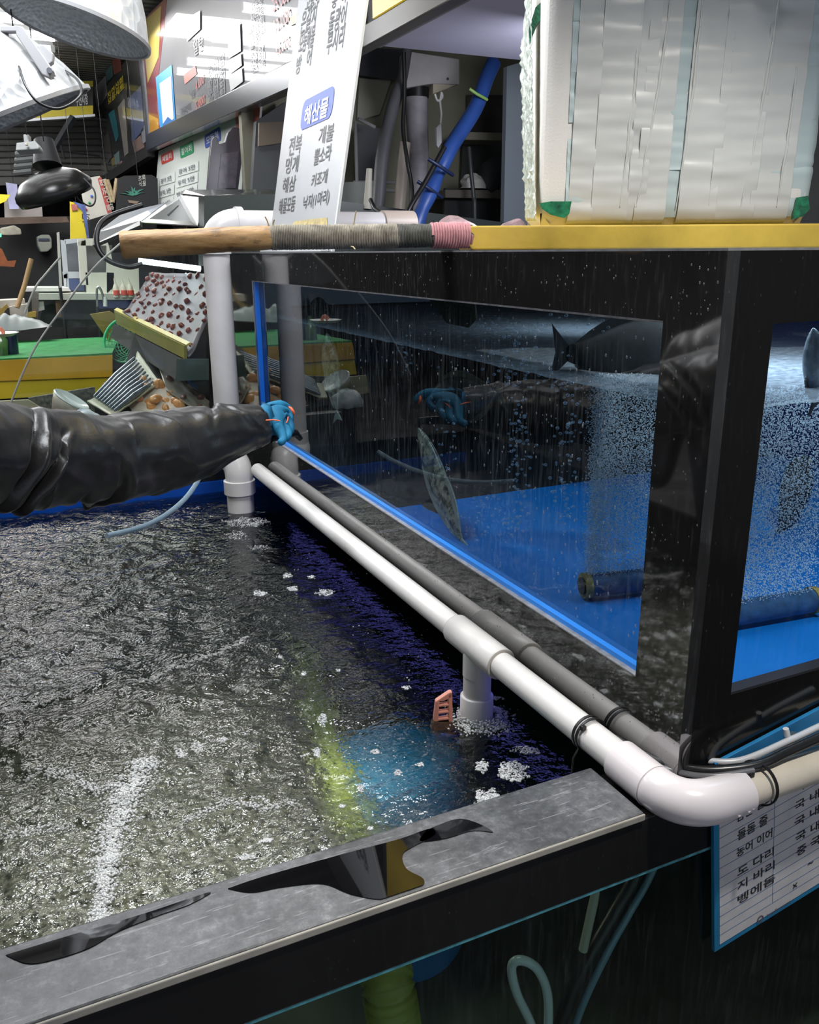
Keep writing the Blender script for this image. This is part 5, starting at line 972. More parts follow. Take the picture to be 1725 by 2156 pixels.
def tray(cor, label, traycol, pcol, pname, plabel, grp, nu, nv, pr, elong, lift=0.012, filmw=True, jit=0.3, skip=0.12, stripes=False):
    A, B, C_, D = [at(x, y, Y=Y) for x, y, Y in cor]     # near low, far low, far high, near high
    n = (B-A).cross(D-A).normalized()
    if n.dot(CAM-A) < 0: n = -n
    ctr = (A+B+C_+D)/4; t = thing('seafood_tray', ctr, label, 'food tray', None)
    S = lambda u, v: A.lerp(B, u).lerp(D.lerp(C_, u), v)
    MB().grid(lambda u, v: S(u, v)+n*(0.004*noise.noise(Vector((u*6, v*6, ctr.x*9)))+0.012*max(0, abs(v-0.5)*2-0.85)/0.15), 20, 20).build('dish', mat('tray_'+grp.replace(' ', '_'), traycol, 0.35, var=0.15, vscale=30), t, True, solid=0.006)
    if filmw:
        MB().grid(lambda u, v: S(u, v)+n*(lift*1.5+0.0035*noise.noise(Vector((u*14, v*5, 2)))+0.002*noise.noise(Vector((u*40, v*14, 4)))), 46, 46).build('cling_film', M_FILM, t, True)
    if stripes:
        for k in range(9):
            u = (k+0.5)/9; sp = MB().tube([S(u, 0.1)+n*lift, S(u-0.02, 0.5)+n*(lift*1.3), S(u, 0.9)+n*lift], [pr*0.5, pr*1.1, pr*0.4], 10).build('silver_fish', mat(pname, pcol, 0.18, 0.5, var=0.5, vscale=50), None, True); tag(sp, plabel, 'fish', grp)
            rd = MB().ball(S(u+0.045, 0.32+0.3*(k % 2))+n*lift*0.8, (pr*0.8, pr*0.8, pr*0.8)).build('red_garnish', mat('garnish_red', (0.30, 0.05, 0.04), 0.4), None, True); tag(rd, 'small red garnish lump between the silver fish in the lower tray', 'food', grp+' garnish')
        return t
    proto = None; mm = mat(pname, pcol, 0.3, var=0.35, vscale=35, coat=0.5)
    for i in range(nu):
        for j in range(nv):
            if random.random() < skip: continue
            u = (i+0.5+random.uniform(-jit, jit))/nu; v = (j+0.5+random.uniform(-jit, jit))/nv; p = S(u, v)+n*lift*0.6
            if proto is None:
                proto = MB().grid(lambda a, b: Vector(((pr*elong)*math.sin(math.pi*a)*math.cos(2*math.pi*b)*(1+0.2*math.sin(5*b*6.28)), pr*math.sin(math.pi*a)*math.sin(2*math.pi*b), pr*0.75*math.cos(math.pi*a))), 8, 12, True).build(pname, mm, None, True); tag(proto, plabel, 'shellfish', grp); o = proto
            else: o = proto.copy(); COL.objects.link(o)
            o.location = p; o.rotation_euler = (random.uniform(0, 3), random.uniform(0, 3), random.uniform(0, 3)); s = random.uniform(0.8, 1.2); o.scale = (s, s, s)
    return t
tray([(402, 756, 2.83), (262, 660, 3.75), (318, 578, 4.05), (478, 582, 3.12)], 'upper tray of reddish shellfish under shiny cling film above the yellow ledge', (0.20, 0.17, 0.19), (0.30, 0.07, 0.045), 'red_clam', 'reddish shellfish lump under film in the upper tray', 'shellfish in the upper tray', 11, 9, 0.0135, 1.25, 0.010)
tray([(235, 880, 2.72), (186, 850, 2.95), (292, 745, 3.35), (335, 806, 2.95)], 'lower tray of thin silver fish under film', (0.48, 0.47, 0.33), (0.22, 0.26, 0.32), 'silver_fish', 'slim silver fish lying across the lower left tray', 'silver fish in the lower tray', 1, 1, 0.012, 1, 0.012, True, stripes=True)
tray([(405, 890, 2.69), (222, 890, 2.80), (298, 795, 3.05), (345, 808, 2.95)], 'lower tray of orange shellfish on pale ice', (0.66, 0.56, 0.48), (0.72, 0.32, 0.10), 'orange_shellfish', 'orange shellfish piece in the lower tray on pale ice', 'orange shellfish in the lower tray', 6, 5, 0.019, 1.4, 0.012, False)
tray([(445, 890, 2.69), (352, 828, 2.88), (330, 760, 3.2), (440, 850, 2.85)], 'brownish tray of dark shellfish beside the orange tray', (0.22, 0.19, 0.15), (0.16, 0.06, 0.05), 'dark_shellfish', 'dark red shellfish piece in the brownish tray', 'dark shellfish in the brownish tray', 2, 3, 0.016, 1.2, 0.012, True, skip=0.3)
def tub(px, py, w, Y, label, h):
    t = thing('plastic_tub', at(px, py, Y=Y), label, 'tub'); M = Matrix.Translation(at(px, py, Y=Y)) @ Matrix.Rotation(math.radians(35), 4, Vector((0.3, 1, 0)).normalized())
    MB().lathe([(w*0.45, -h), (w*0.8, -h*0.2), (w*0.95, h*0.2)], M, 24).build('wall', mat('cream_tub', (0.52, 0.46, 0.38), 0.3, var=0.25, vscale=20), t, True, solid=0.003)
    MB().lathe([(w*0.95, h*0.2), (w, h*0.25), (w*0.93, h*0.3), (w*0.6, h*0.12), (0, h*0.08)], M, 24).build('lid', mat('clear_lid', (0.66, 0.72, 0.72), 0.15), t, True)
tub(146, 850, 0.078, 2.95, 'white tub with a clear lid tilted against the lower trays', 0.08)
def bag2(u, v):
    c = at(172, 872, Y=2.75); th = math.pi*u*0.6; q = 2*math.pi*v; r = 0.075*(1+0.2*noise.noise(Vector((math.cos(q)*2, math.sin(q)*2, u*4+3)))); return c+Vector((r*math.sin(th)*math.cos(q), r*0.7*math.sin(th)*math.sin(q), r*0.8*math.cos(th)-0.04))
tag(MB().grid(bag2, 12, 24, True).build('plastic_bag', mat('clear_white_bag', (0.58, 0.66, 0.70), 0.2, bump=0.5, bscale=60), None, True), 'crumpled clear white bag just above the black sleeve', 'bag')
bk = thing('green_basket', at(266, 716, Y=4.05), 'bright green mesh basket under the grey ledge', 'basket')
Mb = Matrix.Translation(at(266, 716, Y=4.05)) @ (Vector((-0.50, -0.75, 0.42)).normalized().to_track_quat('Z', 'Y').to_matrix().to_4x4())
bb = MB(); seg = 30
for k in range(6):
    r_ = 0.060+0.06*k/5; z_ = -0.06+0.06*k/5; bb.tube([Mb @ Vector((r_*math.cos(2*math.pi*j/seg), r_*math.sin(2*math.pi*j/seg), z_)) for j in range(seg+1)], 0.0024, 6)
for j in range(20):
    q = 2*math.pi*j/20; bb.tube([Mb @ Vector((0.0, 0.0, -0.062)), Mb @ Vector((0.06*math.cos(q), 0.06*math.sin(q), -0.06)), Mb @ Vector((0.12*math.cos(q), 0.12*math.sin(q), 0.0))], 0.0022, 6)
M_BG = mat('mint_green', (0.06, 0.55, 0.24), 0.35)
bb.build('mesh_body', M_BG, bk, True); MB().tube([Mb @ Vector((0.125*math.cos(2*math.pi*j/36), 0.125*math.sin(2*math.pi*j/36), 0.003)) for j in range(37)], 0.007, 10).build('rim', M_BG, bk, True)
# ------------------------------------------------------------------ yellow counter with green matting
YC = 3.75
ct = thing('stall_counter', at(100, 780, Y=YC), 'yellow fronted stall counter topped with green matting', 'counter')
MB().slab([(-80, 765), (0, 759), (237, 748), (237, 793), (0, 802), (-80, 806)], 0.03, Y=YC).build('upper_fascia', mat('amber_yellow', (0.66, 0.38, 0.02), 0.4, var=0.08), ct)
MB().slab([(-80, 806), (0, 802), (237, 791), (237, 826), (0, 840), (-80, 845)], 0.03, Y=YC+0.012).build('lower_fascia', mat('lemon_yellow', (0.66, 0.50, 0.02), 0.4, var=0.08), ct)
a, b = at(-80, 765, Y=YC+0.01), at(237, 748, Y=YC+0.01); MB().prism([a, b, b+Vector((0.18, 1.15, -0.02)), a+Vector((0, 1.15, -0.02))], (0, 0, 0.012)).build('green_mat', mat('green_turf', (0.03, 0.25, 0.07), 0.8, var=0.35, vscale=14, bump=0.4, bscale=120), ct)
c0, c1 = at(-80, 845, Y=YC+0.03), at(237, 826, Y=YC+0.03); MB().prism([c0, c1, Vector((c1.x, c1.y, 0)), Vector((c0.x, c0.y, 0))], (0, 0.9, 0)).build('carcass', M_DARK, ct)
slabthing('plywood_support', [(190, 662), (232, 655), (246, 664), (232, 722), (216, 700)], 'ochre plywood support left of the mustard ledge', 'board', mat('ochre_ply', (0.36, 0.24, 0.05), 0.5, var=0.2), 0.02, Y=4.3)
slabthing('ground_sheet', [(-20, 846), (60, 842), (92, 862), (96, 890), (-20, 890)], 'beige cardboard sheet behind the raised sleeve', 'cardboard', mat('beige_card', (0.38, 0.36, 0.24), 0.6, var=0.15), 0.02, Y=3.3)
slabthing('gravel_tray', [(60, 838), (200, 815), (200, 900), (60, 900)], 'dark speckled tray below the yellow counter', 'tray', mat('speckled_dark', (0.12, 0.12, 0.10), 0.6, var=0.9, vscale=60), 0.02, Y=3.4)
tp_ = thing('tarpaulin', at(60, 690, Y=4.9), 'grey green tarpaulin bunched at the back of the green matting', 'tarpaulin')
def tarp(u, v):
    p = at(-30+140*u, 705-18*u, Y=4.75+0.2*v); return p+Vector((0, 0, 0.12*math.sin(math.pi*min(1, v*1.2))*(1-u**3)*(0.85+0.3*noise.noise(Vector((u*8, v*3, 0))))))
MB().grid(tarp, 40, 14).build('sheet', mat('grey_tarp', (0.22, 0.25, 0.25), 0.35, var=0.15), tp_, True)
th_ = thing('thermos', at(24, 755, Y=4.0), 'dark blue cylindrical flask standing on the green matting', 'flask')
MB().tube([at(25, 757, Y=4.0), at(20, 704, Y=4.0)], 0.036, 20).build('body', mat('navy_flask', (0.02, 0.025, 0.06), 0.15), th_, True); MB().tube([at(20, 704, Y=4.0), at(19, 697, Y=4.0)], [0.036, 0.030], 20).build('cap', mat('flask_cap', (0.03, 0.03, 0.07), 0.25), th_, True)
bt = thing('green_bottle', at(2, 755, Y=3.95), 'green bottle at the left edge beside the dark flask', 'bottle')
MB().tube([at(3, 757, Y=3.95), at(2, 715, Y=3.95), at(0, 705, Y=3.95), at(-1, 690, Y=3.95)], [0.032, 0.032, 0.014, 0.012], 16).build('glass', mat('bottle_green', (0.10, 0.20, 0.07), 0.1), bt, True)
pl_ = thing('plate', at(0, 702, Y=3.7), 'white plate with a pink prawn at the left edge', 'plate')
MB().lathe([(0, 0), (0.06, 0), (0.085, 0.014), (0.088, 0.016)], Matrix.Translation(at(-2, 708, Y=3.7)), 28).build('dish', M_WHITE, pl_, True)
tag(MB().tube(smooth_path([at(-10, 700, Y=3.7), at(-2, 693, Y=3.7), at(6, 697, Y=3.7), at(7, 703, Y=3.7)], 5), [0.012]*8+[0.009]*8, 10).build('prawn', mat('prawn_pink', (0.62, 0.20, 0.12), 0.35), None, True), 'pink prawn lying on the white plate', 'prawn')
# ------------------------------------------------------------------ white stall beyond
YS = 5.4
ws = thing('white_cabinet', at(220, 600, Y=YS), 'white wooden stall cabinet with window openings beyond the display case', 'cabinet')
M_CRM = mat('cream_paint', (0.62, 0.63, 0.55), 0.45, var=0.06)
q = MB()
for pts in ([(164, 502), (225, 502), (225, 517), (164, 517)], [(164, 502), (180, 502), (186, 600), (170, 600)], [(225, 502), (240, 560), (240, 630), (225, 630)], [(180, 574), (240, 574), (240, 632), (184, 632)], [(240, 555), (292, 560), (294, 632), (240, 632)]): q.slab(pts, 0.05, Y=YS)
q.build('front_frame', M_CRM, ws)
MB().slab([(178, 516), (236, 516), (236, 575), (184, 575)], 0.01, Y=YS+0.1).build('window', mat('dim_window', (0.12, 0.125, 0.12), 0.15, var=0.5, vscale=5), ws)
MB().slab([(128, 506), (166, 506), (172, 600), (134, 596)], 0.01, Y=YS+0.2).build('side_window', mat('dim_window_blue', (0.16, 0.18, 0.20), 0.15, var=0.5, vscale=5), ws)
q = MB()
for pts in ([(128, 505), (138, 507), (146, 606), (136, 606)], [(132, 572), (172, 572), (174, 586), (134, 586)], [(136, 504), (168, 502), (168, 510), (138, 514)]): q.slab(pts, 0.04, Y=YS+0.1)
q.build('side_frame', mat('pale_blue_trim', (0.46, 0.50, 0.54), 0.4), ws)
MB().slab([(140, 586), (176, 588), (178, 612), (140, 612)], 0.02, Y=YS+0.1).build('blue_panel', mat('dull_blue', (0.06, 0.09, 0.20), 0.5), ws)
MB().slab([(50, 606), (145, 606), (150, 613), (52, 614)], 0.35, Y=YS-0.05).build('shelf_board', mat('white_shelf', (0.66, 0.66, 0.64), 0.4), ws)
MB().slab([(82, 618), (300, 618), (300, 631), (82, 631)], 0.30, Y=YS-0.12).build('counter_edge', M_CRM, ws)
MB().slab([(68, 616), (82, 616), (80, 672), (68, 672)], 0.10, Y=YS-0.10).build('leg', mat('grey_wood_leg', (0.15, 0.13, 0.11), 0.6), ws)
MB().slab([(80, 634), (92, 634), (94, 652), (80, 656)], 0.10, Y=YS-0.08).build('leg', M_CRM, ws); MB().slab([(116, 632), (140, 632), (130, 668), (120, 668)], 0.05, Y=YS-0.08).build('leg', mat('brown_wood_leg', (0.20, 0.13, 0.07), 0.6), ws)
MB().slab([(92, 632), (240, 632), (250, 690), (80, 690)], 0.02, Y=YS+0.15).build('kick_panel', mat('dim_teal_panel', (0.075, 0.10, 0.095), 0.5, var=0.5, vscale=5), ws)
MB().slab([(58, 658), (76, 656), (76, 668), (58, 668)], 0.05, Y=YS-0.15).build('foot', mat('yellow_wood', (0.45, 0.31, 0.06), 0.5), ws)
MB().slab([(200, 632), (285, 630), (280, 648), (205, 650)], 0.02, Y=YS-0.1).build('blue_cloth', mat('dull_blue2', (0.05, 0.08, 0.24), 0.6, var=0.5, vscale=9), ws)
ps = thing('white_post', at(124, 550, Y=5.2), 'slim white upright post left of the white cabinet', 'post')
MB().slab([(120, 490), (125, 488), (131, 604), (126, 606)], 0.03, Y=5.2).build('post', mat('white_post', (0.66, 0.64, 0.60), 0.4), ps)
for px, lb in ((246, 'leftmost squeeze bottle with a red tip on the white cabinet'), (262, 'middle squeeze bottle with a red tip on the white cabinet'), (276, 'rightmost squeeze bottle with a red tip on the white cabinet')):
    t = thing('squeeze_bottle', at(px, 628, Y=YS-0.12), lb, 'bottle', 'squeeze bottles on the white cabinet'); w = 0.020
    MB().tube([at(px, 626, Y=YS-0.12), at(px-2, 606, Y=YS-0.12), at(px-3, 598, Y=YS-0.12)], [0.019, 0.019, 0.010], 14).build('body', mat('cream_bottle', (0.66, 0.64, 0.54), 0.3), t, True)
    MB().tube([at(px-3, 598, Y=YS-0.12), at(px-6, 586, Y=YS-0.12)], [0.008, 0.003], 10).build('spout', mat('cream_bottle', (0.66, 0.64, 0.54), 0.3), t, True)
    MB().tube([at(px, 621, Y=YS-0.125), at(px-1, 611, Y=YS-0.125)], 0.0205, 14).build('label', mat('bottle_red', (0.72, 0.10, 0.06), 0.4), t, True)
fa = thing('tap', at(215, 620, Y=4.9), 'curved grey tap with a white nozzle in front of the white cabinet', 'tap')
MB().tube(smooth_path([at(205, 648, Y=4.9), at(204, 612, Y=4.9), at(208, 604, Y=4.9), at(213, 612, Y=4.9), at(217, 624, Y=4.9), at(219, 640, Y=4.9)], 6), 0.007, 10).build('spout', M_STEEL, fa, True); MB().tube([at(222, 625, Y=4.89), at(222, 645, Y=4.89)], [0.010, 0.013], 12).build('nozzle', M_WHITE, fa, True)
tag(MB().tube([at(66, 545, Y=5.0), at(52, 600, Y=4.98), at(36, 648, Y=4.95)], [0.014, 0.014, 0.014], 12).build('wooden_pole', mat('tan_pole', (0.38, 0.23, 0.10), 0.5, var=0.2), None, True), 'brown wooden pole leaning against the dark stall at left', 'pole')
cr = thing('crate_heap', at(15, 650, Y=5.3), 'pale crate and boards piled at the left edge', 'crate')
MB().slab([(-20, 634), (52, 630), (54, 646), (-20, 650)], 0.2, Y=5.3).build('board', mat('pale_crate', (0.50, 0.46, 0.40), 0.6, var=0.3), cr); MB().slab([(20, 646), (60, 640), (58, 668), (22, 670)], 0.2, Y=5.25).build('side', mat('pale_crate', (0.50, 0.46, 0.40), 0.6), cr)
MB().slab([(-20, 668), (14, 640), (18, 646), (-10, 680)], 0.04, Y=5.2).build('lath', mat('ochre_ply', (0.36, 0.24, 0.05), 0.5), cr)
# dark stall at the back left
struct(MB().slab([(-120, 460), (150, 455), (330, 455), (330, 720), (-120, 720)], 0.05, Y=7.2).build('wall_stall', mat('black_stall_wall', (0.016, 0.016, 0.017), 0.8, var=0.6, vscale=2)))
slabthing('stall_beam', [(0, 458), (140, 456), (146, 468), (0, 473)], 'rusty brown beam across the dark stall', 'beam', mat('rusty_beam', (0.13, 0.085, 0.06), 0.7, var=0.5, vscale=8), 0.10, Y=6.9)
tn = thing('vest', at(95, 508, Y=7.0), 'pale grey vest hanging on the dark stall wall', 'clothing')
MB().slab([(78, 498), (88, 494), (104, 494), (109, 502), (110, 522), (100, 530), (86, 531), (80, 518)], 0.20, Y=7.0).build('cloth', mat('pale_vest', (0.26, 0.28, 0.24), 0.8), tn, bevel=0.01); MB().slab([(81, 502), (104, 502), (104, 507), (81, 507)], 0.01, Y=6.99).build('stripe', mat('vest_stripe', (0.03, 0.04, 0.08), 0.6), tn)
slabthing('shelf_clutter', [(0, 480), (30, 474), (44, 482), (46, 494), (20, 496), (0, 495)], 'pale clutter on a bracket shelf of the dark stall', 'clutter', mat('pale_clutter', (0.34, 0.32, 0.26), 0.6, var=0.5, vscale=10), 0.15, Y=6.8, bevel=0.01)
slabthing('orange_cloth', [(-5, 520), (4, 524), (16, 550), (34, 548), (30, 562), (-5, 560)], 'dull orange cloth hanging at the left edge', 'cloth', mat('dull_orange', (0.30, 0.09, 0.03), 0.8, var=0.4), 0.05, Y=6.9)
slabthing('exit_lamp', [(-4, 492), (3, 492), (3, 499), (-4, 499)], 'tiny green lamp at the left edge', 'lamp', mat('green_lamp', (0.1, 0.8, 0.3), 0.4, emit=(0.1, 1, 0.4), estr=1.2), 0.02, Y=6.7)
# banner, calendar, plant print
def vtext(body, c0, c1, hpx, Y, m, par, vert=True):
    a, b = at(*c0, Y=Y), at(*c1, Y=Y); d = (b-a); s = (at(c0[0]+hpx, c0[1], Y=Y)-a).length; upv = d.cross(Vector((0, 1, 0))).normalized()
    if (upv.dot(RT)) < 0: upv = -upv
    text(body, a, b, s, upv, 'lettering', m, par, 0.003, 0.02)
bn = thing('yellow_banner', at(165, 465, Y=6.2), 'yellow vertical banner with black lettering behind the white cabinet', 'banner')
MB().slab([(147, 424), (178, 432), (188, 506), (148, 512)], 0.01, Y=6.2).build('cloth', mat('banner_yellow', (0.62, 0.50, 0.02), 0.5, var=0.12), bn)
MB().slab([(154, 424), (180, 432), (188, 500), (183, 502), (174, 446)], 0.01, Y=6.19).build('blue_print', mat('banner_blue', (0.08, 0.12, 0.32), 0.5, var=0.5, vscale=12), bn)
MB().slab([(150, 430), (162, 430), (164, 442), (152, 444)], 0.01, Y=6.188).build('red_print', mat('banner_red', (0.42, 0.12, 0.10), 0.5, var=0.4, vscale=12), bn)
vtext('미인', (174, 478), (172, 450), -17, 6.188, M_INK, bn)
cl = thing('wall_calendar', at(200, 420, Y=6.5), 'white wall sheet with a red lettered edge hanging past the display case', 'poster')
MB().slab([(165, 378), (210, 370), (236, 448), (184, 464)], 0.01, Y=6.5).build('sheet', mat('calendar_white', (0.58, 0.57, 0.52), 0.5, var=0.12, vscale=8), cl)
MB().slab([(206, 376), (213, 372), (235, 446), (227, 450)], 0.01, Y=6.49).build('red_margin', mat('calendar_red', (0.44, 0.08, 0.07), 0.5), cl)
text('활어횟집', at(228, 446, Y=6.488), at(209, 380, Y=6.488), 0.05, at(216, 378, Y=6.488)-at(209, 380, Y=6.488), 'lettering', mat('calendar_cream', (0.6, 0.56, 0.5), 0.5), cl, -0.003, 0.01)
for px, py, c_ in ((181, 441, (0.5, 0.05, 0.05)), (193, 413, (0.05, 0.2, 0.6)), (188, 427, (0.05, 0.35, 0.15))): MB().ball(at(px, py, Y=6.49), 0.010).build('printed_dot', mat('dot%d' % px, c_, 0.5), cl, True)
bw = thing('wicker_strip', at(232, 410, Y=6.4), 'woven tan V shaped strips beside the plant print', 'weaving')
for a, b in (((221, 378), (236, 426)), ((246, 376), (238, 426)), ((226, 378), (240, 420))): MB().tube([at(*a, Y=6.4), at(*b, Y=6.4)], 0.014, 8).build('strip', mat('tan_wicker', (0.42, 0.33, 0.20), 0.7, var=0.4, vscale=40), bw)
pp_ = thing('plant_print', at(288, 405, Y=6.0), 'black hanging cloth printed with a green plant and white lettering', 'wall cloth')
MB().slab([(248, 376), (262, 370), (320, 368), (332, 376), (334, 450), (244, 452)], 0.02, Y=6.0).build('cloth', mat('black_print_cloth', (0.008, 0.009, 0.011), 0.7), pp_)
lf = MB()
for a in (-75, -55, -35, -12, 8, 28, 50, 68):
    q_ = math.radians(a); L_ = 24+6*math.cos(a); p0_ = (281, 412); lf.slab([(p0_[0]-2, p0_[1]), (p0_[0]+L_*0.55*math.sin(q_)-1, p0_[1]-L_*0.65*math.cos(q_)), (p0_[0]+L_*math.sin(q_), p0_[1]-L_*0.9*math.cos(q_)+3), (p0_[0]+L_*0.5*math.sin(q_)+2, p0_[1]-L_*0.5*math.cos(q_)), (p0_[0]+3, p0_[1])], 0.004, Y=5.995)
lf.build('leaves', mat('print_green', (0.05, 0.22, 0.16), 0.6, var=0.4, vscale=20), pp_); MB().slab([(269, 421), (293, 424), (288, 429), (272, 427)], 0.004, Y=5.995).build('pot', mat('print_tan', (0.20, 0.15, 0.11), 0.6), pp_)
text('초록\n식물', at(293, 394, Y=5.994), at(308, 391, Y=5.994), 0.075, (0, 0, 1), 'lettering', mat('print_white', (0.5, 0.5, 0.48), 0.5), pp_, 0.002)
# yellow sign beam and hall structure
sg = thing('hanging_sign', at(160, 205, Y=8.0), 'black and yellow sign beam with pale lettering hanging under the ceiling', 'sign')
MB().slab([(-60, 236), (196, 222), (196, 240), (-60, 258)], 0.10, Y=8.0).build('yellow_beam', mat('beam_yellow', (0.55, 0.44, 0.02), 0.45), sg); MB().slab([(-60, 190), (196, 180), (196, 222), (-60, 238)], 0.06, Y=8.01).build('black_panel', mat('beam_black', (0.025, 0.024, 0.022), 0.4), sg)
MB().slab([(-60, 178), (196, 170), (196, 182), (-60, 192)], 0.10, Y=8.0).build('yellow_beam', mat('beam_yellow', (0.55, 0.44, 0.02), 0.45), sg); MB().slab([(-60, 258), (200, 240), (200, 245), (-60, 264)], 0.1, Y=7.98).build('white_trim', M_WHITE, sg)
text('수산시장', at(160, 224, Y=8.0), at(186, 220, Y=8.0), 0.09, (0, 0, 1), 'lettering', M_WHITE, sg, 0.004, 0.02); text('회센터', at(60, 228, Y=8.0), at(110, 225, Y=8.0), 0.10, (0, 0, 1), 'lettering', M_WHITE, sg, 0.004, 0.02)
struct(MB().slab([(-200, 246), (215, 246), (215, 380), (-200, 400)], 0.05, Y=9.5).build('wall_shutter', (lambda: (lambda m: m)(mat('grey_shutter', (0.17, 0.165, 0.15), 0.5, var=0.25, vscale=3)))()))
rb = MB()
for k in range(10): rb.slab([(-200, 252+k*13), (215, 252+k*13), (215, 254+k*13), (-200, 254+k*13)], -0.03, Y=9.49)
struct(rb.build('trim_1', mat('shutter_rib', (0.10, 0.095, 0.085), 0.5)))
br = thing('roof_brace', at(135, 280, Y=7.6), 'dark steel brace slanting down from the sign beam', 'brace')
MB().tube([at(155, 246, Y=7.6), at(140, 270, Y=7.6), at(112, 318, Y=7.6)], 0.030, 4).build('bar', M_DARK, br)
for a, b in (((130, 318), (210, 328)), ((110, 342), (212, 346)), ((128, 306), (136, 336))): MB().tube([at(*a, Y=7.6), at(*b, Y=7.6)], 0.010, 6).build('cable', M_RUB, br)
slabthing('white_notice', [(150, 380), (170, 376), (172, 404), (150, 410)], 'small white notice behind the dark lamp', 'notice', mat('calendar_white', (0.58, 0.57, 0.52), 0.5), 0.02, Y=9.48)
slabthing('window_frame', [(8, 410), (86, 408), (90, 456), (10, 458)], 'pale frame behind the dark lamp at left', 'frame', mat('pale_stall_frame', (0.34, 0.31, 0.29), 0.6, var=0.25), 0.03, Y=7.0)
slabthing('poster', [(12, 384), (36, 388), (40, 440), (20, 440)], 'lilac and pink poster at the far left', 'poster', mat('lilac_poster', (0.40, 0.40, 0.62), 0.5, var=0.3, vscale=6), 0.01, Y=6.9)
slabthing('yellow_sign', [(-20, 408), (22, 410), (12, 424), (-20, 436)], 'yellow sign corner at the left edge', 'sign', mat('banner_yellow', (0.62, 0.50, 0.02), 0.5), 0.03, Y=6.0)
# ------------------------------------------------------------------ reflector lamps
def alu(name, c=(0.62, 0.63, 0.64), facet=True):
    m, nt, b = newmat(name); b.inputs['Metallic'].default_value = 0.45 if facet else 0.1; b.inputs['Roughness'].default_value = 0.3; v = coords(nt)
    vo = nt.add('ShaderNodeTexVoronoi'); vo.inputs['Scale'].default_value = 26 if facet else 95; nt.link(v, vo.inputs['Vector'])
    nt.link(ramp(nt, vo.outputs['Distance'], [(0.1, tuple(x*0.75 for x in c)), (0.7, c)]), b.inputs['Base Color'])
    bp = nt.add('ShaderNodeBump'); bp.inputs['Strength'].default_value = 0.5; bp.inputs['Distance'].default_value = 0.01; nt.link(vo.outputs['Distance'], bp.inputs['Height']); nt.link(bp.outputs[0], b.inputs['Normal']); return m
M_ALU = alu('faceted_aluminium'); M_HAM = alu('hammered_aluminium', (0.72, 0.77, 0.80), False); M_GRY = mat('grey_painted_metal', (0.30, 0.30, 0.31), 0.4)
def reflector(c, axis, r, h, label, mo, mi, name='reflector_lamp'):
    c = Vector(c); z = Vector(axis).normalized(); M = Matrix.Translation(c) @ z.to_track_quat('Z', 'Y').to_matrix().to_4x4(); t = thing(name, c, label, 'lamp')
    MB().lathe([(r*0.22, h), (r*0.30, h*0.96), (r*0.62, h*0.70), (r*0.88, h*0.28), (r, 0)], M, 26).build('shade', mo, t, False, solid=0.002)
    MB().lathe([(0, h*0.30), (r*0.5, h*0.27), (r*0.85, h*0.14), (r*0.985, 0.002)], M, 40).build('inner_reflector', mi, t, True)
    MB().lathe([(r*0.985, -0.004), (r*1.02, -0.003), (r*1.02, 0.006), (r*0.985, 0.006), (r*0.985, -0.004)], M, 48).build('rim', M_GRY, t, True)
    MB().lathe([(0, h*1.35), (r*0.16, h*1.35), (r*0.20, h*1.0), (r*0.22, h*0.98)], M, 20).build('neck', M_GRY, t, True)
    return t, M
ry = Vector((RT.x, RT.y, 0)).normalized(); back = Vector((FW.x, FW.y, 0)).normalized()
def lamp_axis(px, py, roll, lean):
    v = ray(px, py); v.z = 0; v.normalize(); rr = v.cross(Vector((0, 0, 1))); return Vector((0, 0, 1))*math.cos(roll)+rr*math.sin(roll)+v*lean
l1, _ = reflector(at(160, 58, d=2.2), lamp_axis(160, 58, 0.27, 0.04), 0.184, 0.26, 'large faceted aluminium reflector lamp at the top left', M_ALU, M_HAM)
l2, M2 = reflector(at(5, 258, d=2.0), lamp_axis(5, 258, -0.40, -0.05), 0.215, 0.22, 'faceted aluminium reflector lamp with a grey bracket below the large one', M_ALU, M_HAM)
bp_ = MB()
def dslab(pts, d, th=0.012): bp_.slab(pts, th, d=d)
dslab([(30, 52), (48, 56), (112, 148), (104, 164), (88, 156), (34, 74)], 1.86); dslab([(0, 54), (40, 54), (44, 66), (0, 66)], 1.86)
dslab([(10, 128), (24, 120), (40, 168), (110, 146), (114, 156), (20, 178)], 1.88); dslab([(6, 178), (28, 178), (30, 200), (16, 206), (4, 196)], 1.85); dslab([(76, 96), (92, 94), (112, 112), (110, 130), (98, 138), (88, 122)], 1.87)
bp_.build('bracket', M_GRY, l2, bevel=0.002)
for px, py in ((104, 148), (16, 190)): MB().tube([at(px, py, d=1.84), at(px, py, d=1.87)], 0.006, 10).build('bolt', M_STEEL, l2)
bo_ = MB(); dslab2 = bo_.slab([(24, 120), (56, 112), (62, 140), (34, 150)], 0.03, d=1.90); bo_.build('socket_box', mat('dark_socket', (0.06, 0.06, 0.065), 0.4), l2, bevel=0.002)
MB().tube(smooth_path([at(40, 140, d=1.84), at(54, 180, d=1.82), at(80, 215, d=1.82), at(120, 229, d=1.84), at(155, 215, d=1.86), at(172, 192, d=1.88), at(160, 165, d=1.92), at(130, 146, d=1.95)], 6), 0.003, 8).build('cord', M_RUB, l2, True)
hb_ = thing('clamp_bracket', at(56, 300, d=2.3), 'small pale clamp bracket hanging below the bracketed reflector lamp', 'bracket')
q = MB(); q.slab([(48, 282), (60, 282), (60, 302), (50, 302)], 0.02, d=2.3); q.slab([(34, 300), (74, 296), (83, 310), (80, 314), (32, 317)], 0.03, d=2.3); q.build('clamp', mat('pale_grey_metal', (0.52, 0.53, 0.52), 0.4), hb_, bevel=0.003)
MB().tube([at(56, 302, d=2.29), at(56, 306, d=2.29)], 0.004, 8).build('bolt', M_STEEL, hb_)
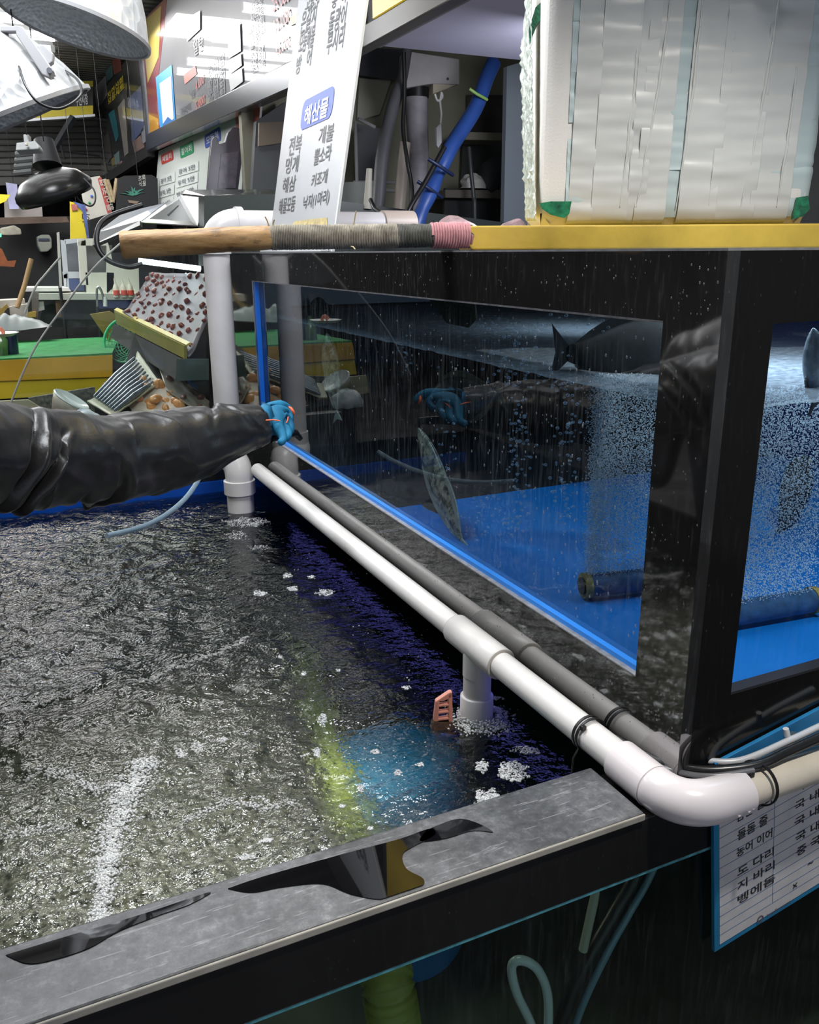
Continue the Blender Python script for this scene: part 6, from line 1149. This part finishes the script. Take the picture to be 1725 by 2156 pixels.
M_DL = mat('dark_lamp_shell', (0.022, 0.022, 0.021), 0.25, var=0.3, vscale=9)
l3 = thing('reflector_lamp', at(115, 380, d=2.7), 'dark pendant lamp with a wide shade seen from below at left', 'lamp')
zax = (Vector((0, 0, 1))*0.94+ry*-0.22-back*0.25).normalized(); Ml = Matrix.Translation(at(112, 398, d=2.7)) @ zax.to_track_quat('Z', 'Y').to_matrix().to_4x4()
MB().lathe([(0.0, 0.055), (0.05, 0.052), (0.09, 0.035), (0.118, 0.005), (0.120, -0.008), (0.112, -0.028)], Ml, 36).build('shade', M_DL, l3, True, solid=0.003)
MB().lathe([(0.0, -0.015), (0.06, -0.018), (0.11, -0.028)], Ml, 30).build('inner_reflector', mat('smoky_inner', (0.06, 0.05, 0.04), 0.3), l3, True)
MB().tube([at(100, 350, d=2.7), at(96, 320, d=2.7), at(92, 296, d=2.7)], [0.045, 0.036, 0.030], 16).build('neck', mat('dark_neck', (0.03, 0.03, 0.032), 0.4), l3, True)
q = MB()
for k in range(4): q.tube([at(34-k*2+k, 326+k*13, d=2.72), at(74-k*2, 322+k*13, d=2.72)], 0.010, 8)
q.build('cooling_fin', mat('dim_fins', (0.14, 0.145, 0.14), 0.5), l3)
MB().tube(smooth_path([at(176, 375, d=2.65), at(198, 400, d=2.65), at(200, 425, d=2.65), at(188, 434, d=2.65), at(166, 420, d=2.65), at(160, 408, d=2.65)], 6), 0.0025, 6).build('cord', M_RUB, l3, True)
# ------------------------------------------------------------------ person reaching over the pool
def skinned(name, verts, edges, radii, m, parent, sub=2, root=0):
    org = Vector((0, 0, 0)); p = parent
    while p is not None: org += Vector(p.location); p = p.parent
    me = bpy.data.meshes.new(name); me.from_pydata([tuple(Vector(v)-org) for v in verts], edges, []); o = bpy.data.objects.new(name, me); COL.objects.link(o); o.parent = parent
    md = o.modifiers.new('skin', 'SKIN'); md.use_smooth_shade = True; md.use_x_symmetry = False
    for i, sv in enumerate(me.skin_vertices[0].data):
        r = radii[i]; sv.radius = (r, r) if not isinstance(r, tuple) else r; sv.use_root = (i == root)
    md.branch_smoothing = 0.4
    s = o.modifiers.new('sub', 'SUBSURF'); s.levels = sub; s.render_levels = sub
    me.materials.append(m); return o
PE = thing('person', (-1.22, 1.0, 0), 'person in a black quilted jacket and blue glove reaching across the pool from the left', 'person')
M_SKIN = mat('skin', (0.50, 0.30, 0.22), 0.5, var=0.1); M_JKT = mat('black_nylon', (0.014, 0.0135, 0.014), 0.34, var=0.25, vscale=10, bump=0.12, bscale=140, sheen=0.08); M_TRS = mat('dark_trousers', (0.02, 0.022, 0.03), 0.8)
wr = at(552, 892, d=2.02); p0 = at(0, 957, d=1.55); p1 = at(-70, 950, d=1.50)
sh_ = Vector((-0.93, 0.86, 1.27)); el_ = at(60, 962, d=1.60)
J = dict(pel=(-1.22, 1.0, 0.93), spi=(-1.17, 1.0, 1.06), che=(-1.09, 1.0, 1.22), nk=(-1.13, 1.02, 1.37), hd0=(-1.14, 1.03, 1.45), hd1=(-1.14, 1.03, 1.54), hd2=(-1.15, 1.03, 1.61), rs=tuple(sh_), re=tuple(el_), rw=tuple(wr),
         ls=(-1.06, 1.17, 1.27), le=(-1.05, 1.25, 1.03), lw=(-1.00, 1.22, 0.83), rh=(-1.22, 0.90, 0.90), rk=(-1.17, 0.88, 0.49), ra=(-1.22, 0.87, 0.09), rt=(-1.10, 0.86, 0.04), lh=(-1.22, 1.10, 0.90), lk=(-1.19, 1.13, 0.49), la=(-1.24, 1.14, 0.09), lt=(-1.12, 1.15, 0.04))
K = list(J); E_ = [('pel', 'spi'), ('spi', 'che'), ('che', 'nk'), ('nk', 'hd0'), ('hd0', 'hd1'), ('hd1', 'hd2'), ('che', 'rs'), ('rs', 're'), ('re', 'rw'), ('che', 'ls'), ('ls', 'le'), ('le', 'lw'), ('pel', 'rh'), ('rh', 'rk'), ('rk', 'ra'), ('ra', 'rt'), ('pel', 'lh'), ('lh', 'lk'), ('lk', 'la'), ('la', 'lt')]
Rr = dict(pel=0.13, spi=0.12, che=0.14, nk=0.055, hd0=0.075, hd1=0.085, hd2=0.06, rs=0.06, re=0.042, rw=0.028, ls=0.06, le=0.042, lw=0.028, rh=0.085, rk=0.055, ra=0.04, rt=0.035, lh=0.085, lk=0.055, la=0.04, lt=0.035)
skinned('body', [J[k] for k in K], [(K.index(a), K.index(b)) for a, b in E_], [Rr[k] for k in K], M_SKIN, PE)
def sub_skin(name, ks, es, rad, m, extra=None):
    skinned(name, [J[k] for k in ks], [(ks.index(a), ks.index(b)) for a, b in es], [rad[k] for k in ks], m, PE)
sub_skin('jacket', ['spi', 'pel', 'che', 'nk', 'rs', 'ls', 'le', 'lw'], [('spi', 'pel'), ('spi', 'che'), ('che', 'nk'), ('che', 'rs'), ('che', 'ls'), ('ls', 'le'), ('le', 'lw')], dict(spi=0.17, pel=0.17, che=0.18, nk=0.075, rs=0.105, ls=0.10, le=0.075, lw=0.05), M_JKT)
sub_skin('trousers', ['pel', 'rh', 'rk', 'ra', 'lh', 'lk', 'la'], [('pel', 'rh'), ('rh', 'rk'), ('rk', 'ra'), ('pel', 'lh'), ('lh', 'lk'), ('lk', 'la')], dict(pel=0.145, rh=0.10, rk=0.075, ra=0.06, lh=0.10, lk=0.075, la=0.06), M_TRS)
for k, kt in (('ra', 'rt'), ('la', 'lt')): MB().ball((Vector(J[k])+Vector(J[kt]))/2+Vector((0.01, 0, -0.02)), (0.13, 0.05, 0.05)).build('shoe', M_RUB, PE, True)
MB().ball((-1.165, 1.03, 1.565), (0.105, 0.095, 0.105), None, 20, 14).build('hair', mat('black_hair', (0.012, 0.01, 0.01), 0.5), PE, True)
hf = MB(); hc = Vector((-1.145, 1.03, 1.51))
hf.ball(hc+Vector((0.088, 0, 0.0)), (0.022, 0.013, 0.018)); hf.build('nose', M_SKIN, PE, True)
for s in (-1, 1): MB().ball(hc+Vector((0.074, 0.030*s, 0.026)), 0.011).build('eye', mat('eye_dark', (0.03, 0.02, 0.02), 0.1), PE, True); MB().ball(hc+Vector((-0.005, 0.086*s, 0.0)), (0.02, 0.009, 0.03)).build('ear', M_SKIN, PE, True)
MB().ball(hc+Vector((0.074, 0, -0.045)), (0.010, 0.026, 0.006)).build('mouth', mat('lips', (0.40, 0.14, 0.12), 0.4), PE, True)
# the sleeve: upper and lower outline in the photo give its girth along the arm
ST = [(-300, 925, 132, 1.36), (-90, 950, 120, 1.46), (0, 957, 117, 1.55), (60, 964, 108, 1.61), (160, 970, 100, 1.70), (241, 966, 93, 1.775), (352, 945, 82, 1.87), (420, 930, 73, 1.92), (471, 914, 63, 1.96), (512, 902, 54, 2.0), (549, 894, 46, 2.03)]
tt = np.linspace(0, 1, len(ST)); SA_ = np.array(ST, float)
cum = [0]
for i in range(1, len(ST)): cum.append(cum[-1]+math.hypot(ST[i][0]-ST[i-1][0], ST[i][1]-ST[i-1][1]))
cum = np.array(cum)/cum[-1]
def sleeve(u, v):
    t = u; px, py, hw, d = [np.interp(t, cum, SA_[:, k]) for k in range(4)]
    c = at(px, py, d=d); e = 0.01; px2, py2, _, d2 = [np.interp(min(1, t+e), cum, SA_[:, k]) for k in range(4)]; px1, py1, _, d1 = [np.interp(max(0, t-e), cum, SA_[:, k]) for k in range(4)]
    ax = (at(px2, py2, d=d2)-at(px1, py1, d=d1)).normalized(); n1 = ax.cross(FW).normalized(); n2 = n1.cross(ax); r = hw*d/FPX*FW.dot(ray(px, py))
    q = 2*math.pi*v; cq, sq = math.cos(q), math.sin(q)
    # long quilting seam along the front and cross puckers
    w = 0.0
    for s0, s1, amp, wid in ((0.42, 0.60, 0.05, 0.03), (0.10, 0.05, 0.03, 0.03)):
        dv = abs(((v-(s0+(s1-s0)*t)+0.5) % 1)-0.5); w -= amp*math.exp(-(dv/wid)**2)
    ph = t*34+2.2*math.sin(q+1.3)+1.5*noise.noise(Vector((cq*1.2, sq*1.2, t*5)))
    w += (0.035+0.045*max(0, noise.noise(Vector((t*9, cq, sq)))))*(1-abs(math.sin(ph*0.5))**0.6*1.3)*(0.4+0.9*(t > 0.25))
    w += 0.105*noise.noise(Vector((t*7+3, cq*1.6, sq*1.6)))+0.05*noise.noise(Vector((t*22, cq*2.5+t*8, sq*2.5)))
    for ts, ds, dep in ((0.36, 0.10, 0.16), (0.45, 0.18, 0.18), (0.53, -0.12, 0.12), (0.60, 0.16, 0.15), (0.67, -0.10, 0.18), (0.74, 0.12, 0.13), (0.80, -0.12, 0.11), (0.87, 0.08, 0.08), (0.92, -0.05, 0.06)):
        dd = t-ts-ds*0.5*math.cos(q-0.6); w -= 1.3*dep*math.exp(-(dd/0.0085)**2)*max(0, math.sin(q*1.0+ts*9)); w += dep*0.75*math.exp(-((dd-0.017)/0.013)**2)*max(0, math.sin(q+ts*9))
    if t > 0.975: w -= (t-0.975)*3.0
    return c+n1*(r*(1+w)*cq)+n2*(r*(1+w)*sq)
mb = MB().grid(sleeve, 360, 120, True)
q_ = len(mb.v)-120; ce = sum((Vector(v) for v in mb.v[-120:]), Vector())/120
mb.v.append(tuple(ce)); mb.f += [(q_+j, q_+(j+1) % 120, len(mb.v)-1) for j in range(120)]
o = mb.build('sleeve', M_JKT, PE, True); o['label'] = 'puffy wrinkled black jacket sleeve'
# gloved hand: palm, four curled fingers and a thumb, one skin
def g(px, py, d): return tuple(at(px, py, d=d))
GV = [g(535, 893, 2.02), g(556, 888, 2.035), g(578, 880, 2.045)]; GR = [0.040, 0.043, 0.046]; GE = [(0, 1), (1, 2)]
def chain(base, pts, rs):
    k = base
    for p, r in zip(pts, rs): GV.append(p); GR.append(r); GE.append((k, len(GV)-1)); k = len(GV)-1
chain(2, [g(592, 862, 2.07), g(604, 866, 2.09), g(611, 880, 2.085), g(608, 893, 2.065)], [0.020, 0.013, 0.0115, 0.010])
chain(2, [g(594, 878, 2.05), g(608, 888, 2.055), g(613, 903, 2.045), g(606, 914, 2.03)], [0.022, 0.0135, 0.012, 0.0105])
chain(2, [g(592, 894, 2.03), g(605, 905, 2.03), g(608, 918, 2.02), g(598, 926, 2.005)], [0.021, 0.013, 0.0115, 0.010])
chain(2, [g(586, 906, 2.01), g(596, 918, 2.005), g(597, 929, 1.995), g(586, 934, 1.985)], [0.019, 0.012, 0.0105, 0.0095])
chain(1, [g(576, 860, 2.08), g(594, 853, 2.11), g(607, 860, 2.13), g(612, 874, 2.13)], [0.022, 0.014, 0.0125, 0.011])
M_GLV = mat('blue_knit', (0.005, 0.17, 0.33), 0.75, var=0.2, vscale=30, bump=0.35, bscale=420)
gl = skinned('glove', GV, GE, GR, M_GLV, PE, 2, 0); gl['label'] = 'teal blue knitted work glove with orange stitching'
M_ORG = mat('orange_stitch', (0.85, 0.16, 0.06), 0.5)
MB().tube([at(560, 885, d=1.985), at(575, 884, d=1.985), at(589, 886, d=1.995)], 0.0016, 8).build('stitching', M_ORG, gl, True)
MB().tube([at(603, 891, d=2.02), at(606, 885, d=2.02), at(607, 878, d=2.03)], 0.0016, 8).build('stitching', M_ORG, gl, True)
MB().tube([at(607, 856, d=2.115), at(613, 860, d=2.11), at(618, 868, d=2.11), at(619, 873, d=2.115)], [0.002, 0.004, 0.0042, 0.002], 8).build('stitching', M_ORG, gl, True)
tag(MB().tube([at(570, 925, d=2.05), at(600, 915, d=2.085), at(622, 912, d=2.12), at(634, 925, d=2.13)], [0.009, 0.011, 0.010, 0.006], 12).build('scraper_handle', M_RUB, None, True), 'black handle gripped by the blue glove', 'handle')

# ------------------------------------------------------------------ what the hanging things hang from
def hang(o, px, py, Y, r=0.002):
    p = at(px, py, Y=Y); MB().tube([p, (p.x, p.y, 3.10)], r, 6).build('hanging_cord', M_RUB, o)
def stand(o, px, py, Y, r=0.01):
    p = at(px, py, Y=Y); MB().tube([p, (p.x, p.y, 0.0)], r, 8).build('post', M_DARK, o)
hang(bn, 160, 430, 6.21); hang(cl, 190, 378, 6.51); hang(bw, 224, 380, 6.4); hang(pp_, 290, 372, 6.01); stand(fr2, 750, 384, 3.1); stand(ps, 126, 600, 5.22); stand(fa, 205, 646, 4.9)
hang(l3, 92, 298, 2.25); hang(l1, 150, -20, 1.45); hang(hb_, 56, 284, 1.9)
hang(bpy.data.objects['poster'], 28, 386, 6.91)
stand(bpy.data.objects['worktop'], 790, 700, 2.97, 0.02); stand(bpy.data.objects['standpipe.002'], 825, 860, 2.9, 0.02); stand(bpy.data.objects['power_cable.004'], 1002, 880, 2.96, 0.008)
